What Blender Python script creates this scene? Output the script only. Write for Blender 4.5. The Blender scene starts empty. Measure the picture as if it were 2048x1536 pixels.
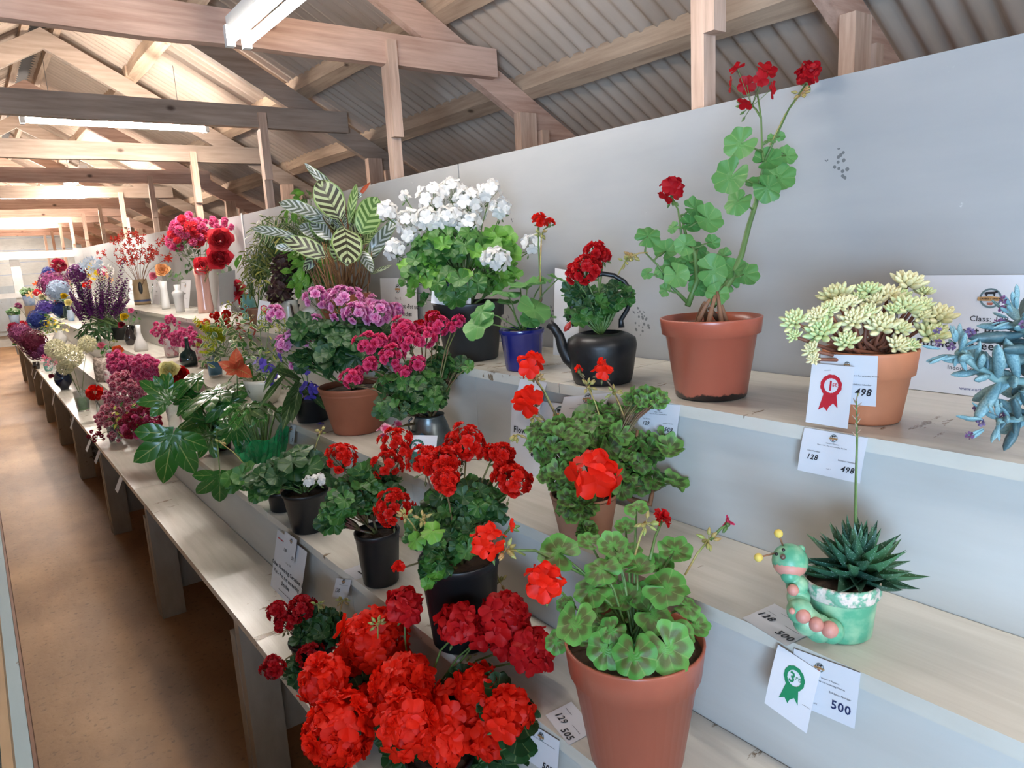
import bpy, math, random
from mathutils import Vector as V, Matrix
random.seed(7)
PI = math.pi
C = bpy.context.scene.collection
# ---------------------------------------------------------------- camera (solved from the vanishing points)
F = 1423.0
X_ = V((0.79398848, -0.15568201, 0.58766096)); Y_ = V((-0.60544375, -0.11511179, 0.78751961)); Z_ = V((-0.05495593, -0.98107716, -0.18565414))
CAM = V((0, 0, 1.5))
cam = bpy.data.cameras.new('camera'); co = bpy.data.objects.new('camera', cam); C.objects.link(co)
cam.sensor_width = 36; cam.lens = 36 * F / 2048; cam.clip_start = 0.02; cam.clip_end = 100
co.matrix_world = Matrix(((X_.x, -X_.y, -X_.z, CAM.x), (Y_.x, -Y_.y, -Y_.z, CAM.y), (Z_.x, -Z_.y, -Z_.z, CAM.z), (0, 0, 0, 1)))
bpy.context.scene.camera = co
vs = bpy.context.scene.view_settings
vs.view_transform = 'Standard'; vs.look = 'None'; vs.gamma = 1; vs.use_curve_mapping = False; vs.exposure = 0.25
LAMP_E = 150.0; LAMP_NEAR = 38.0; LAMP_BACK = 95.0; DOOR_W = 230.0
wd = bpy.data.worlds.new('world'); bpy.context.scene.world = wd; wd.use_nodes = True
wd.node_tree.nodes['Background'].inputs[0].default_value = (0.55, 0.72, 1, 1); wd.node_tree.nodes['Background'].inputs[1].default_value = 0.6
bpy.context.scene.cycles.max_bounces = 7; bpy.context.scene.cycles.diffuse_bounces = 4
bpy.context.scene.cycles.transparent_max_bounces = 8
al = bpy.data.lights.new('doorway_daylight', 'AREA'); al.shape = 'RECTANGLE'; al.size = 1.5; al.size_y = 1.9; al.energy = DOOR_W; al.color = (0.47, 0.70, 1.0)
ao = bpy.data.objects.new('doorway_daylight', al); C.objects.link(ao); ao.location = (-1.72, -1.45, 1.2); ao.rotation_euler = (math.radians(90), 0, math.radians(-62))

def ray(px, py):
    a = V((px - 1024, py - 768, F)); return V((X_.dot(a), Y_.dot(a), Z_.dot(a)))
FW = V((X_.z, Y_.z, Z_.z))
def onx(px, py, x): r = ray(px, py); return CAM + r * (x / r.x)
def ony(px, py, y): r = ray(px, py); return CAM + r * (y / r.y)
def onz(px, py, z): r = ray(px, py); return CAM + r * ((z - CAM.z) / r.z)
def onw(px, py, w): return CAM + ray(px, py) * (w / F)
def wof(p): return (V(p) - CAM).dot(FW)
def shelf_top(x): return 1.80 if x > 1.355 else 1.205 if x > 1.0 else .971 if x > .792 else .771 if x > .607 else .574 if x > .436 else -9
def free(p, m=.012):
    # move a point towards the viewer until it is clear of shelves, risers and the wall
    p = V(p)
    for _ in range(80):
        if p.z > max(shelf_top(p.x - m * .3), shelf_top(p.x + m)) + min(m, .02): break
        p = p + (CAM - p).normalized() * .008
    return p

# ---------------------------------------------------------------- materials
def lin(h):
    if isinstance(h, str):
        h = [int(h[i:i + 2], 16) / 255 for i in (0, 2, 4)]
        h = [c / 12.92 if c <= .04045 else ((c + .055) / 1.055) ** 2.4 for c in h]
    return tuple(h) + (1,)
class NT:
    def __init__(s, name):
        s.m = bpy.data.materials.new(name); s.m.use_nodes = True; s.t = s.m.node_tree; s.n = s.t.nodes; s.b = s.n['Principled BSDF']
    def add(s, ty, **k):
        n = s.n.new(ty)
        for a, b in k.items(): setattr(n, a, b)
        return n
    def link(s, a, b): s.t.links.new(a, b)
    def math(s, op, a, b=None, c=None):
        n = s.n.new('ShaderNodeMath'); n.operation = op
        for i, v in enumerate((a, b, c)):
            if v is None: continue
            if isinstance(v, (int, float)): n.inputs[i].default_value = v
            else: s.link(v, n.inputs[i])
        return n.outputs[0]
    def mix(s, f, a, b):
        n = s.n.new('ShaderNodeMix'); n.data_type = 'RGBA'
        for i, v in ((0, f), (6, a), (7, b)):
            if isinstance(v, (int, float)): n.inputs[i].default_value = v
            elif isinstance(v, tuple): n.inputs[i].default_value = v
            else: s.link(v, n.inputs[i])
        return n.outputs[2]
    def ramp(s, f, stops):
        n = s.n.new('ShaderNodeValToRGB'); e = n.color_ramp.elements
        while len(e) < len(stops): e.new(0.5)
        for q, (p, c) in zip(e, stops): q.position = p; q.color = c if len(c) == 4 else c + (1,)
        s.link(f, n.inputs[0]); return n.outputs[0]
    def noise(s, scale=5, detail=4, vec=None, rough=.55):
        n = s.n.new('ShaderNodeTexNoise'); n.inputs['Scale'].default_value = scale; n.inputs['Detail'].default_value = detail; n.inputs['Roughness'].default_value = rough
        if vec: s.link(vec, n.inputs['Vector'])
        return n.outputs[0]
    def obj(s, sc=(1, 1, 1)):
        t = s.add('ShaderNodeTexCoord'); m = s.add('ShaderNodeMapping'); m.inputs['Scale'].default_value = sc; s.link(t.outputs['Object'], m.inputs[0]); return m.outputs[0]
    def bump(s, h, st=.3, d=.01):
        n = s.n.new('ShaderNodeBump'); n.inputs['Strength'].default_value = st; n.inputs['Distance'].default_value = d; s.link(h, n.inputs['Height']); s.link(n.outputs[0], s.b.inputs['Normal'])
MATS = {}
def mat(name, c1, c2=None, scale=20, rough=.5, bump=0, metal=0, spec=.5, sc=(1, 1, 1), lo=.35, hi=.65, alpha=1, trans=0, rnd=0):
    if name in MATS: return MATS[name]
    N = NT(name); b = N.b
    col = lin(c1)
    if c2:
        nz = N.noise(scale, 5, N.obj(sc)); col = N.ramp(nz, [(lo, lin(c1)), (hi, lin(c2))])
        if bump: N.bump(nz, bump)
    if rnd:
        oi = N.add('ShaderNodeObjectInfo'); f = N.math('MULTIPLY', oi.outputs['Random'], rnd)
        col = N.mix(f, col, lin((0.01, 0.01, 0.01)))
    if isinstance(col, tuple): b.inputs['Base Color'].default_value = col
    else: N.link(col, b.inputs['Base Color'])
    b.inputs['Roughness'].default_value = rough; b.inputs['Metallic'].default_value = metal; b.inputs['Specular IOR Level'].default_value = spec
    if trans: b.inputs['Transmission Weight'].default_value = trans; b.inputs['IOR'].default_value = 1.3
    if alpha < 1: b.inputs['Alpha'].default_value = alpha
    MATS[name] = N.m; return N.m
def thin(N, col, rough=.45, tr=.3, spec=.4):
    # leaf / petal: principled surface mixed with some translucency
    if isinstance(col, tuple): N.b.inputs['Base Color'].default_value = col
    else: N.link(col, N.b.inputs['Base Color'])
    N.b.inputs['Roughness'].default_value = rough; N.b.inputs['Specular IOR Level'].default_value = spec
    t = N.add('ShaderNodeBsdfTranslucent')
    if isinstance(col, tuple): t.inputs[0].default_value = col
    else: N.link(col, t.inputs[0])
    m = N.add('ShaderNodeMixShader'); m.inputs[0].default_value = tr
    N.link(N.b.outputs[0], m.inputs[1]); N.link(t.outputs[0], m.inputs[2]); N.link(m.outputs[0], N.n['Material Output'].inputs[0])
    return N.m
def petal(name, c1, c2=None, rough=.5, tr=.35, edge=None):
    if name in MATS: return MATS[name]
    N = NT(name); oi = N.add('ShaderNodeObjectInfo')
    col = N.mix(oi.outputs['Random'], lin(c1), lin(c2 or c1))
    if edge:
        uv = N.add('ShaderNodeUVMap'); sp = N.add('ShaderNodeSeparateXYZ'); N.link(uv.outputs[0], sp.inputs[0])
        col = N.mix(N.ramp(sp.outputs[1], [(.45, (0, 0, 0)), (1, (1, 1, 1))]), col, lin(edge))
    MATS[name] = thin(N, col, rough, tr, .25); return MATS[name]
def leafm(name, g1, g2, kind='plain', zone='4a3a20', veins=7, rough=.42, tr=.25, spec=.45, edge=None):
    if name in MATS: return MATS[name]
    N = NT(name); oi = N.add('ShaderNodeObjectInfo'); rn = oi.outputs['Random']
    uv = N.add('ShaderNodeUVMap'); sp = N.add('ShaderNodeSeparateXYZ'); N.link(uv.outputs[0], sp.inputs[0]); u, v = sp.outputs[0], sp.outputs[1]
    nz = N.noise(30, 4, N.obj())
    col = N.mix(N.math('ADD', N.math('MULTIPLY', rn, .7), N.math('MULTIPLY', nz, .3)), lin(g1), lin(g2))
    if kind in ('zonal', 'round'):
        w = N.math('ABSOLUTE', N.math('SINE', N.math('MULTIPLY', u, PI * veins)))
        vein = N.math('LESS_THAN', w, .13)
        if kind == 'zonal':
            vv = N.math('ADD', v, N.math('MULTIPLY', N.math('SUBTRACT', w, .5), -.14))
            z = N.ramp(N.math('ADD', vv, N.math('MULTIPLY', nz, .08)), [(.28, (0, 0, 0)), (.45, (.75, .75, .75)), (.66, (.7, .7, .7)), (.8, (0, 0, 0))])
            col = N.mix(z, col, lin(zone))
        col = N.mix(N.math('MULTIPLY', vein, .28), col, lin('9db06a'))
        N.bump(N.math('ADD', w, N.math('MULTIPLY', nz, .5)), .28, .003)
    else:
        x = N.math('MULTIPLY', N.math('ABSOLUTE', N.math('SUBTRACT', u, .5)), 2)
        mid = N.math('LESS_THAN', x, .05)
        if kind == 'striped':
            q = N.math('FRACT', N.math('SUBTRACT', N.math('MULTIPLY', v, veins), N.math('MULTIPLY', x, 1.5)))
            s = N.math('LESS_THAN', N.math('ABSOLUTE', N.math('SUBTRACT', q, .5)), .27)
            s2 = N.math('MULTIPLY', s, N.math('LESS_THAN', x, .86))
            col = N.mix(s2, col, lin(zone)); col = N.mix(N.math('GREATER_THAN', x, .9), col, lin('7d9a55'))
        elif kind == 'variegated':
            e = N.math('GREATER_THAN', N.math('ADD', x, N.math('MULTIPLY', nz, .5)), .85)
            col = N.mix(e, col, lin(zone))
        else:
            q = N.math('ABSOLUTE', N.math('SINE', N.math('MULTIPLY', N.math('SUBTRACT', v, N.math('MULTIPLY', x, .25)), PI * veins)))
            col = N.mix(N.math('MULTIPLY', N.math('LESS_THAN', q, .12), .2), col, lin('a9b878')); N.bump(q, .3, .003)
        col = N.mix(N.math('MULTIPLY', mid, .5), col, lin('a8b46c') if kind != 'striped' else lin(zone))
    MATS[name] = thin(N, col, rough, tr, spec); return MATS[name]

def wood(name, a, b, sc, knots=True, rough=.7):
    if name in MATS: return MATS[name]
    N = NT(name); n1 = N.noise(3, 6, N.obj(sc), .6); n2 = N.noise(1.3, 2, N.obj())
    col = N.ramp(N.math('ADD', N.math('MULTIPLY', n1, .65), N.math('MULTIPLY', n2, .35)), [(.35, lin(a)), (.62, lin(b))])
    if knots:
        vo = N.add('ShaderNodeTexVoronoi'); vo.inputs['Scale'].default_value = 3.1; N.link(N.obj([1 if s < 10 else 1.6 for s in sc]), vo.inputs[0])
        col = N.mix(N.ramp(vo.outputs[0], [(.035, (.8, .8, .8)), (.09, (0, 0, 0))]), col, lin('3c2416'))
    N.link(col, N.b.inputs['Base Color']); N.b.inputs['Roughness'].default_value = rough; N.b.inputs['Specular IOR Level'].default_value = .25
    N.bump(n1, .35, .006); MATS[name] = N.m; return N.m
def paint(name, base, dirt, wear, sc=(1, 1, 1), rough=.35, wl=.70, marks=0, rb=0.15):
    if name in MATS: return MATS[name]
    N = NT(name)
    brush = N.noise(9, 5, N.obj(sc), .6); big = N.noise(1.6, 3, N.obj())
    col = N.mix(N.ramp(N.math('ADD', N.math('MULTIPLY', brush, .4), N.math('MULTIPLY', big, .6)), [(.38, (0, 0, 0)), (.68, (1, 1, 1))]), lin(base), lin(dirt))
    chip = N.noise(22, 6, N.obj([.35 if s > 3 else 1 for s in sc]), .65); ms = N.noise(2.6, 2, N.obj())
    cf = N.ramp(N.math('ADD', N.math('MULTIPLY', chip, .7), N.math('MULTIPLY', ms, .42)), [(wl, (0, 0, 0)), (wl + .02, (1, 1, 1))])
    col = N.mix(cf, col, lin(wear))
    if marks:
        vo = N.add('ShaderNodeTexVoronoi'); vo.inputs['Scale'].default_value = 90; N.link(N.obj(), vo.inputs[0])
        mk_ = N.math('MULTIPLY', N.math('LESS_THAN', N.noise(6, 1, N.obj((1, 1, 1))), .31), N.math('LESS_THAN', vo.outputs[0], .35))
        col = N.mix(N.math('MULTIPLY', mk_, .7), col, lin('3a3e42'))
    N.link(col, N.b.inputs['Base Color']); N.b.inputs['Roughness'].default_value = rough; N.b.inputs['Specular IOR Level'].default_value = .4
    N.bump(N.math('SUBTRACT', brush, N.math('MULTIPLY', cf, .6)), rb, .004); MATS[name] = N.m; return N.m

# ---------------------------------------------------------------- mesh builder
class MB:
    def __init__(s): s.v = []; s.f = []; s.uv = []; s.hasuv = False
    def add(s, vs, fs, uv=None):
        o = len(s.v); s.v += [V(p) for p in vs]; s.f += [tuple(i + o for i in q) for q in fs]
        s.uv += uv if uv else [(0, 0)] * len(vs)
        if uv: s.hasuv = True
        return s
    def box(s, a, b, bev=0):
        x0, y0, z0 = a; x1, y1, z1 = b
        return s.add([(x0, y0, z0), (x1, y0, z0), (x1, y1, z0), (x0, y1, z0), (x0, y0, z1), (x1, y0, z1), (x1, y1, z1), (x0, y1, z1)],
              [(0, 3, 2, 1), (4, 5, 6, 7), (0, 1, 5, 4), (1, 2, 6, 5), (2, 3, 7, 6), (3, 0, 4, 7)])
    def prism(s, poly, d):     # polygon of world points extruded by vector d
        n = len(poly); poly = [V(p) for p in poly]; d = V(d)
        return s.add(poly + [p + d for p in poly], [tuple(range(n - 1, -1, -1)), tuple(range(n, 2 * n))] + [(i, (i + 1) % n, n + (i + 1) % n, n + i) for i in range(n)])
    def tube(s, pts, r, n=6, cap=True):
        pts = [V(p) for p in pts]; m = len(pts); rs = r if isinstance(r, (list, tuple)) else [r] * m
        vs, fs = [], []; up = V((0.3, 0.2, 1)).normalized(); pu = None
        for i, p in enumerate(pts):
            t = (pts[min(i + 1, m - 1)] - pts[max(i - 1, 0)]); t = t.normalized() if t.length > 1e-9 else V((0, 0, 1))
            a = pu if pu else up
            a = a - t * a.dot(t)
            if a.length < 1e-3: a = V((1, 0, 0)) - t * t.x
            a.normalize(); b = t.cross(a); pu = a
            for k in range(n): vs.append(p + (a * math.cos(2 * PI * k / n) + b * math.sin(2 * PI * k / n)) * rs[i])
        for i in range(m - 1):
            for k in range(n): fs.append((i * n + k, i * n + (k + 1) % n, (i + 1) * n + (k + 1) % n, (i + 1) * n + k))
        if cap: fs += [tuple(range(n - 1, -1, -1)), tuple((m - 1) * n + k for k in range(n))]
        return s.add(vs, fs)
    def lathe(s, c, prof, n=32, ax=None, cap0=True, cap1=False, wob=None):
        c = V(c); vs, fs = [], []; m = len(prof)
        if ax is None: a, b, t = V((1, 0, 0)), V((0, 1, 0)), V((0, 0, 1))
        else:
            t = V(ax).normalized(); a = t.orthogonal().normalized(); b = t.cross(a)
        for i, (r, z) in enumerate(prof):
            for k in range(n):
                q = 2 * PI * k / n; rr = r * (wob(q, i / m) if wob else 1); vs.append(c + (a * math.cos(q) + b * math.sin(q)) * rr + t * z)
        for i in range(m - 1):
            for k in range(n): fs.append((i * n + k, i * n + (k + 1) % n, (i + 1) * n + (k + 1) % n, (i + 1) * n + k))
        if cap0: fs.append(tuple(range(n - 1, -1, -1)))
        if cap1: fs.append(tuple((m - 1) * n + k for k in range(n)))
        return s.add(vs, fs)
    def ball(s, c, r, n=10, m=7, sc=(1, 1, 1)):
        c = V(c); vs = [c + V((0, 0, r * sc[2]))]; fs = []
        for i in range(1, m):
            for k in range(n):
                a = PI * i / m; q = 2 * PI * k / n; vs.append(c + V((math.sin(a) * math.cos(q) * r * sc[0], math.sin(a) * math.sin(q) * r * sc[1], math.cos(a) * r * sc[2])))
        vs.append(c - V((0, 0, r * sc[2]))); L = len(vs) - 1
        for k in range(n): fs.append((0, 1 + k, 1 + (k + 1) % n)); fs.append((L, L - n + (k + 1) % n, L - n + k))
        for i in range(m - 2):
            for k in range(n): fs.append((1 + i * n + k, 1 + (i + 1) * n + k, 1 + (i + 1) * n + (k + 1) % n, 1 + i * n + (k + 1) % n))
        return s.add(vs, fs)
    def grid(s, nu, nv, fn):   # fn(u,v)->point, u in 0..1
        vs = [fn(i / nu, j / nv) for j in range(nv + 1) for i in range(nu + 1)]
        fs = [(j * (nu + 1) + i, j * (nu + 1) + i + 1, (j + 1) * (nu + 1) + i + 1, (j + 1) * (nu + 1) + i) for j in range(nv) for i in range(nu)]
        return s.add(vs, fs, [(i / nu, j / nv) for j in range(nv + 1) for i in range(nu + 1)])
    def mesh(s, name, m, off=V((0, 0, 0)), smooth=True):
        me = bpy.data.meshes.new(name); me.from_pydata([p - off for p in s.v], [], s.f); me.materials.append(m)
        if smooth: me.shade_smooth()
        if s.hasuv:
            l = me.uv_layers.new(name='uv'); d = [0.0] * (2 * len(me.loops)); vi = [0] * len(me.loops); me.loops.foreach_get('vertex_index', vi)
            for i, k in enumerate(vi): d[2 * i], d[2 * i + 1] = s.uv[k]
            l.data.foreach_set('uv', d)
        me.update(); return me
WL = {}
def link(name, data, parent=None, kind=None):
    o = bpy.data.objects.new(name, data); C.objects.link(o)
    if parent: o.parent = parent
    if kind: o['kind'] = kind
    return o
def thing(name, label, cat, loc, group=None):
    o = link(name, None); o.location = loc; o.empty_display_size = .02; o['label'] = label; o['category'] = cat
    if group: o['group'] = group
    WL[o.name] = V(loc); return o
def part(name, mb, m, parent, smooth=True, at=None, label=None, kind=None):
    """one mesh object under parent; mb holds world coordinates"""
    base = WL[parent.name] if parent else V((0, 0, 0)); at = V(at) if at is not None else base
    o = link(name, mb.mesh(name, m, at, smooth), parent, kind); o.location = at - base; WL[o.name] = at
    if label: o['label'] = label
    if name in ('leaf_stalks', 'stalks', 'stems', 'bracts') and not kind: o['kind'] = 'stuff'
    return o
def solo(name, mb, m, label, cat, at, group=None, smooth=True):
    o = link(name, mb.mesh(name, m, V(at), smooth)); o.location = at; WL[o.name] = V(at); o['label'] = label; o['category'] = cat
    if group: o['group'] = group
    return o
def struct(name, mb, m, smooth=False):
    o = part(name, mb, m, None, smooth); o['kind'] = 'structure'; return o
def inst(name, me, parent, pos, y, z, s=1.0):
    o = link(name, me, parent); y = V(y).normalized(); z = V(z); z = z - y * z.dot(y)
    if z.length < 1e-4: z = y.orthogonal()
    z.normalize(); x = y.cross(z); sx = s if isinstance(s, (tuple, list)) else (s, s, s)
    p = V(pos) - WL[parent.name]
    o.matrix_local = Matrix(((x.x * sx[0], y.x * sx[1], z.x * sx[2], p.x), (x.y * sx[0], y.y * sx[1], z.y * sx[2], p.y), (x.z * sx[0], y.z * sx[1], z.z * sx[2], p.z), (0, 0, 0, 1)))
    return o
def rv(a=1.0): return V((random.uniform(-a, a), random.uniform(-a, a), random.uniform(-a, a)))
def bend(a, b, h, n=5, d=V((0, 0, 1))):
    a, b = V(a), V(b); return [a.lerp(b, i / n) + V(d) * (h * 4 * (i / n) * (1 - i / n)) for i in range(n + 1)]

# ---------------------------------------------------------------- leaf and petal shapes (unit size, shared)
def polar_leaf(lobes, scal, notch, cup, wave, seed, n=44, rings=(.3, .62, .85, 1), teeth=0):
    R = random.Random(seed); ph = R.uniform(0, 6); mb = MB(); vs = [V((0, 0, 0))]; uv = [(0, 0)]; fs = []
    for f in rings:
        for k in range(n + 1):
            th = -PI + 2 * PI * k / n       # 0 = +Y
            e = abs(abs(th) - PI) / notch; r = 1 - scal * (1 - abs(math.sin(th * lobes / 2 + PI / 2 * (lobes % 2)))) 
            if teeth: r -= teeth * abs(math.sin(th * lobes * 1.5))
            if e < 1: r *= .12 + .88 * math.sqrt(max(e, 0) * (2 - e))
            r *= f; z = cup * f * f + wave * f * f * math.sin(3 * th + ph) + .5 * wave * f ** 3 * math.sin(7 * th + 2 * ph) - .05 * f * abs(math.sin(th * lobes / 2))
            vs.append(V((math.sin(th) * r, math.cos(th) * r + .05, z))); uv.append((k / n, f))
    m = n + 1
    for k in range(n): fs.append((0, 1 + k + 1, 1 + k))
    for i in range(len(rings) - 1):
        for k in range(n): a = 1 + i * m + k; fs.append((a, a + 1, a + m + 1, a + m))
    return mb.add(vs, fs, uv)
def blade(mb, M, L, W, droop=.2, fold=.15, wave=.0, base=.15, peak=.5, nt=8, tip=1.0, ph=0, side=0):
    """ovate/lanceolate blade along +Y"""
    def fn(u, v):
        s = 2 * u - 1; t = v
        q = t ** (math.log(.5) / math.log(peak)); w = max(math.sin(PI * q) ** (.8 * tip), base * (1 - t) ** .5 if t < .5 else 0)
        return M @ V((s * w * W + side * t * t * L, t * L, fold * abs(s) * w * W - droop * t * t * L + wave * W * math.sin(t * 9 + s * 1.5 + ph) * abs(s)))
    mb.grid(4, nt, fn); return mb
def rot(ax, ang): return Matrix.Rotation(ang, 4, ax)
def petalfn(mb, M, L, W, cup=.1, curl=.1, ruf=0, ph=0, nt=4, ns=4, notch=0):
    def fn(u, v):
        s = 2 * u - 1; t = v; w = W * (.22 + .78 * math.sin(min(1, t * 1.12) * PI / 2)) * (1 if t < .75 else math.sqrt(max(0, 1 - ((t - .75) / .25) ** 2 * .55)))
        l = t * L * (1 - .13 * s * s * t) - notch * L * (1 - abs(s)) * t ** 3
        return M @ V((s * w, l, cup * L * s * s * t + curl * L * t * t + ruf * L * math.sin(s * 5 + ph) * t * t))
    mb.grid(ns, nt, fn)
I4 = Matrix.Identity(4)
SH = {}
def shared(key, fn, m, smooth=True):
    k = (key, m.name)
    if k not in SH: SH[k] = fn().mesh(key, m, V((0, 0, 0)), smooth)
    return SH[k]
def pick(base, n, gen, m):
    return [shared(base + '_' + 'abcdef'[i], lambda i=i: gen(i), m) for i in range(n)]
def ger(i): return polar_leaf(7, .11, .35, [.16, .05, .28, -.12][i], [.09, .13, .07, .1][i], i + 1, teeth=.03)
def gerruf(i): return polar_leaf(7, .15, .4, [.3, .1, -.15, .4][i], [.2, .17, .24, .15][i], i + 11, teeth=.05)
def gersmall(i): return polar_leaf(5, .2, .5, [.2, -.1, .3, .05][i], .12, i + 21, n=30, rings=(.5, 1), teeth=.04)
def single(i):
    mb = MB(); R = random.Random(i)
    for k in range(5):
        petalfn(mb, rot('Z', 2 * PI * k / 5 + R.uniform(-.12, .12)) @ rot('X', .25 + R.uniform(-.2, .3)), 1, .46, -.1, -.12, .05, R.uniform(0, 6))
    return mb
def double(i):
    mb = MB(); R = random.Random(i + 40)
    for c, (n, L, a) in enumerate(((6, 1, .15), (5, .8, .6), (4, .55, 1.0))):
        for k in range(n):
            petalfn(mb, Matrix.Translation((0, 0, .06 * c)) @ rot('Z', 2 * PI * (k + c * .4) / n + R.uniform(-.2, .2)) @ rot('X', a + R.uniform(-.15, .3)), L, .5 * L, .18, -.15, .12, R.uniform(0, 6), 3, 4)
    return mb
def rose(i):
    mb = MB(); R = random.Random(i + 60)
    for c in range(24):
        f = c / 23; L = 1.1 - .45 * f; a = .75 + .75 * f
        petalfn(mb, Matrix.Translation((0, 0, -.1 + .2 * f)) @ rot('Z', c * 2.4) @ Matrix.Translation((0, .03 + .1 * f, 0)) @ rot('X', a + R.uniform(-.06, .1)), L, .55 * L, .28, -.16 * (1 - .6 * f), .04, R.uniform(0, 6), 4, 4)
    return mb
def pom(i):
    mb = MB(); R = random.Random(i + 80)
    for c in range(46):
        z = 1 - 1.55 * (c + .5) / 46; q = c * 2.39996; rr = math.sqrt(max(0, 1 - z * z)); d = V((rr * math.cos(q), rr * math.sin(q), z))
        M = Matrix.Translation(d * .35) @ d.to_track_quat('Y', 'Z').to_matrix().to_4x4() @ rot('Y', R.uniform(0, 6))
        petalfn(mb, M, .65, .33, .1, R.uniform(-.3, .3), .12, R.uniform(0, 6), 2, 3)
    return mb
def hyd(i):
    mb = MB(); R = random.Random(i + 90); n = 75
    for c in range(n):
        z = 1 - 1.6 * (c + .5) / n; q = c * 2.39996; rr = math.sqrt(max(0, 1 - z * z)); d = V((rr * math.cos(q), rr * math.sin(q), z * .8))
        M = Matrix.Translation(d * R.uniform(.9, 1.02)) @ (d + V((R.uniform(-.3, .3), R.uniform(-.3, .3), R.uniform(-.2, .2)))).to_track_quat('Z', 'Y').to_matrix().to_4x4() @ rot('Z', R.uniform(0, 6))
        for k in range(4): petalfn(mb, M @ rot('Z', k * PI / 2), .22, .12, .2, 0, 0, 0, 1, 2)
    mb.ball((0, 0, -.05), .8, 12, 8, (1, 1, .8)); return mb
def agap(i):
    mb = MB(); R = random.Random(i + 100); n = 46
    for c in range(n):
        z = 1 - 1.5 * (c + .5) / n; q = c * 2.39996; rr = math.sqrt(max(0, 1 - z * z)); d = V((rr * math.cos(q), rr * math.sin(q), z))
        M = Matrix.Translation(d * .5) @ (d + rv(.1)).to_track_quat('Z', 'Y').to_matrix().to_4x4() @ rot('Z', R.uniform(0, 6))
        for k in range(5): petalfn(mb, M @ rot('Z', k * 2 * PI / 5) @ rot('X', 1.05), .5, .07, 0, -.35, 0, 0, 3, 2)
    return mb
def star(i):
    mb = MB(); R = random.Random(i)
    for k in range(6): petalfn(mb, rot('Z', k * PI / 3 + R.uniform(-.2, .2)) @ rot('X', .5 + R.uniform(-.2, .3)), 1, .2, .1, -.2, 0, 0, 3, 2)
    return mb
def daisy(i):
    mb = MB()
    for k in range(12): petalfn(mb, rot('Z', k * PI / 6) @ rot('X', .15), 1, .2, .1, -.1, 0, 0, 2, 2)
    mb.ball((0, 0, .03), .25, 8, 5, (1, 1, .5)); return mb
def minipom(i):
    mb = MB(); R = random.Random(i + 120)
    for c in range(14):
        z = 1 - 1.3 * (c + .5) / 14; q = c * 2.39996; rr = math.sqrt(max(0, 1 - z * z)); d = V((rr * math.cos(q), rr * math.sin(q), z))
        petalfn(mb, Matrix.Translation(d * .3) @ d.to_track_quat('Y', 'Z').to_matrix().to_4x4() @ rot('Y', R.uniform(0, 6)), .7, .42, .2, R.uniform(-.2, .3), .1, 1, 2, 2)
    return mb
def ovate(i):
    return blade(MB(), I4, 1, [.28, .33, .24][i % 3], [.25, .1, .4][i % 3], .3, .12, .1, .45, 7, ph=i, side=[.1, -.08, 0][i % 3])
def lance(i):
    return blade(MB(), I4, 1, .13, [.3, .1, .5][i % 3], .3, .1, .2, .45, 6, ph=i, side=[.1, -.08, 0][i % 3])
def calat(i):
    return blade(MB(), I4, 1, [.30, .27, .24][i % 3], [.12, -.08, .25][i % 3], .12, .12, .1, .5, 12, tip=.75, ph=i * 2)
def palm(n, spread, W, droop, ln):
    def g(i):
        mb = MB(); R = random.Random(i + 7)
        for k in range(n):
            a = (k - (n - 1) / 2) * spread + R.uniform(-.05, .05); L = ln[k] * R.uniform(.95, 1.03)
            blade(mb, rot('Z', a) @ Matrix.Translation((0, 0, .004 * (k % 2))), L, W * (.75 + .25 * L), droop * R.uniform(.6, 1.3), .12, .05, .75, .55, 9, tip=.9, ph=k)
        return mb
    return g
fatg = palm(7, .66, .19, .22, (.62, .8, .95, 1, .95, .8, .62))
fatg2 = palm(5, .70, .215, .28, (.72, .98, 1.1, .98, .72))
mapg = palm(7, .62, .15, .15, (.5, .75, .95, 1, .95, .75, .5))
def plump(i):
    mb = MB(); mb.lathe((0, 0, 0), [(.02, 0), (.13, .15), (.21, .45), (.22, .65), (.15, .87), (.05, .97), (.0, 1.0)], 8, ax=(0, 1, 0), cap0=False); mb.v = [V((p.x, p.y, p.z * .7 + .12 * p.y * p.y)) for p in mb.v]; return mb
# ---------------------------------------------------------------- the shed
z4, z3, z2, z1 = 1.205, .971, .771, .574
x4, x3, x2, x1, WX = 1.0015, .793, .608, .437, 1.37
YE = 19.2; YS = -3.0; YW = 12.75          # far end, near end, end of staging
M_floor = None
N = NT('concrete floor'); a = N.noise(2.2, 6, N.obj((1, .5, 1)), .6); b2 = N.noise(45, 3, N.obj()); c3 = N.noise(.9, 2, N.obj())
col = N.ramp(N.math('ADD', N.math('MULTIPLY', a, .6), N.math('MULTIPLY', c3, .4)), [(.36, lin('7a5636')), (.5, lin('a07a54')), (.66, lin('bd966c'))])
col = N.mix(N.ramp(b2, [(.3, (.45, .45, .45)), (.42, (0, 0, 0))]), col, lin('4d3929'))
N.link(col, N.b.inputs['Base Color']); N.b.inputs['Roughness'].default_value = .55; N.bump(N.math('ADD', a, N.math('MULTIPLY', b2, .25)), .4, .01); M_floor = N.m
struct('floor', MB().grid(8, 40, lambda u, v: V((-2.2 + u * 5.4, YS + v * (YE - YS), 0))), M_floor)
M_tim = wood('pink sawn timber', 'b58c77', 'ddb9a4', (1, 14, 14)); M_timz = wood('pink sawn timber upright', 'b08e78', 'ddbea8', (16, 16, 1.2)); M_timg = wood('grey weathered timber', '8f7b6b', 'b5a08f', (1, 12, 12))
M_timy = wood('pale timber purlin', 'a48a74', 'cab096', (14, 1, 14))
N = NT('weathered fibre cement'); a = N.noise(2.5, 6, N.obj((.6, 2.5, .6)), .6); c3 = N.noise(.8, 2, N.obj())
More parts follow.
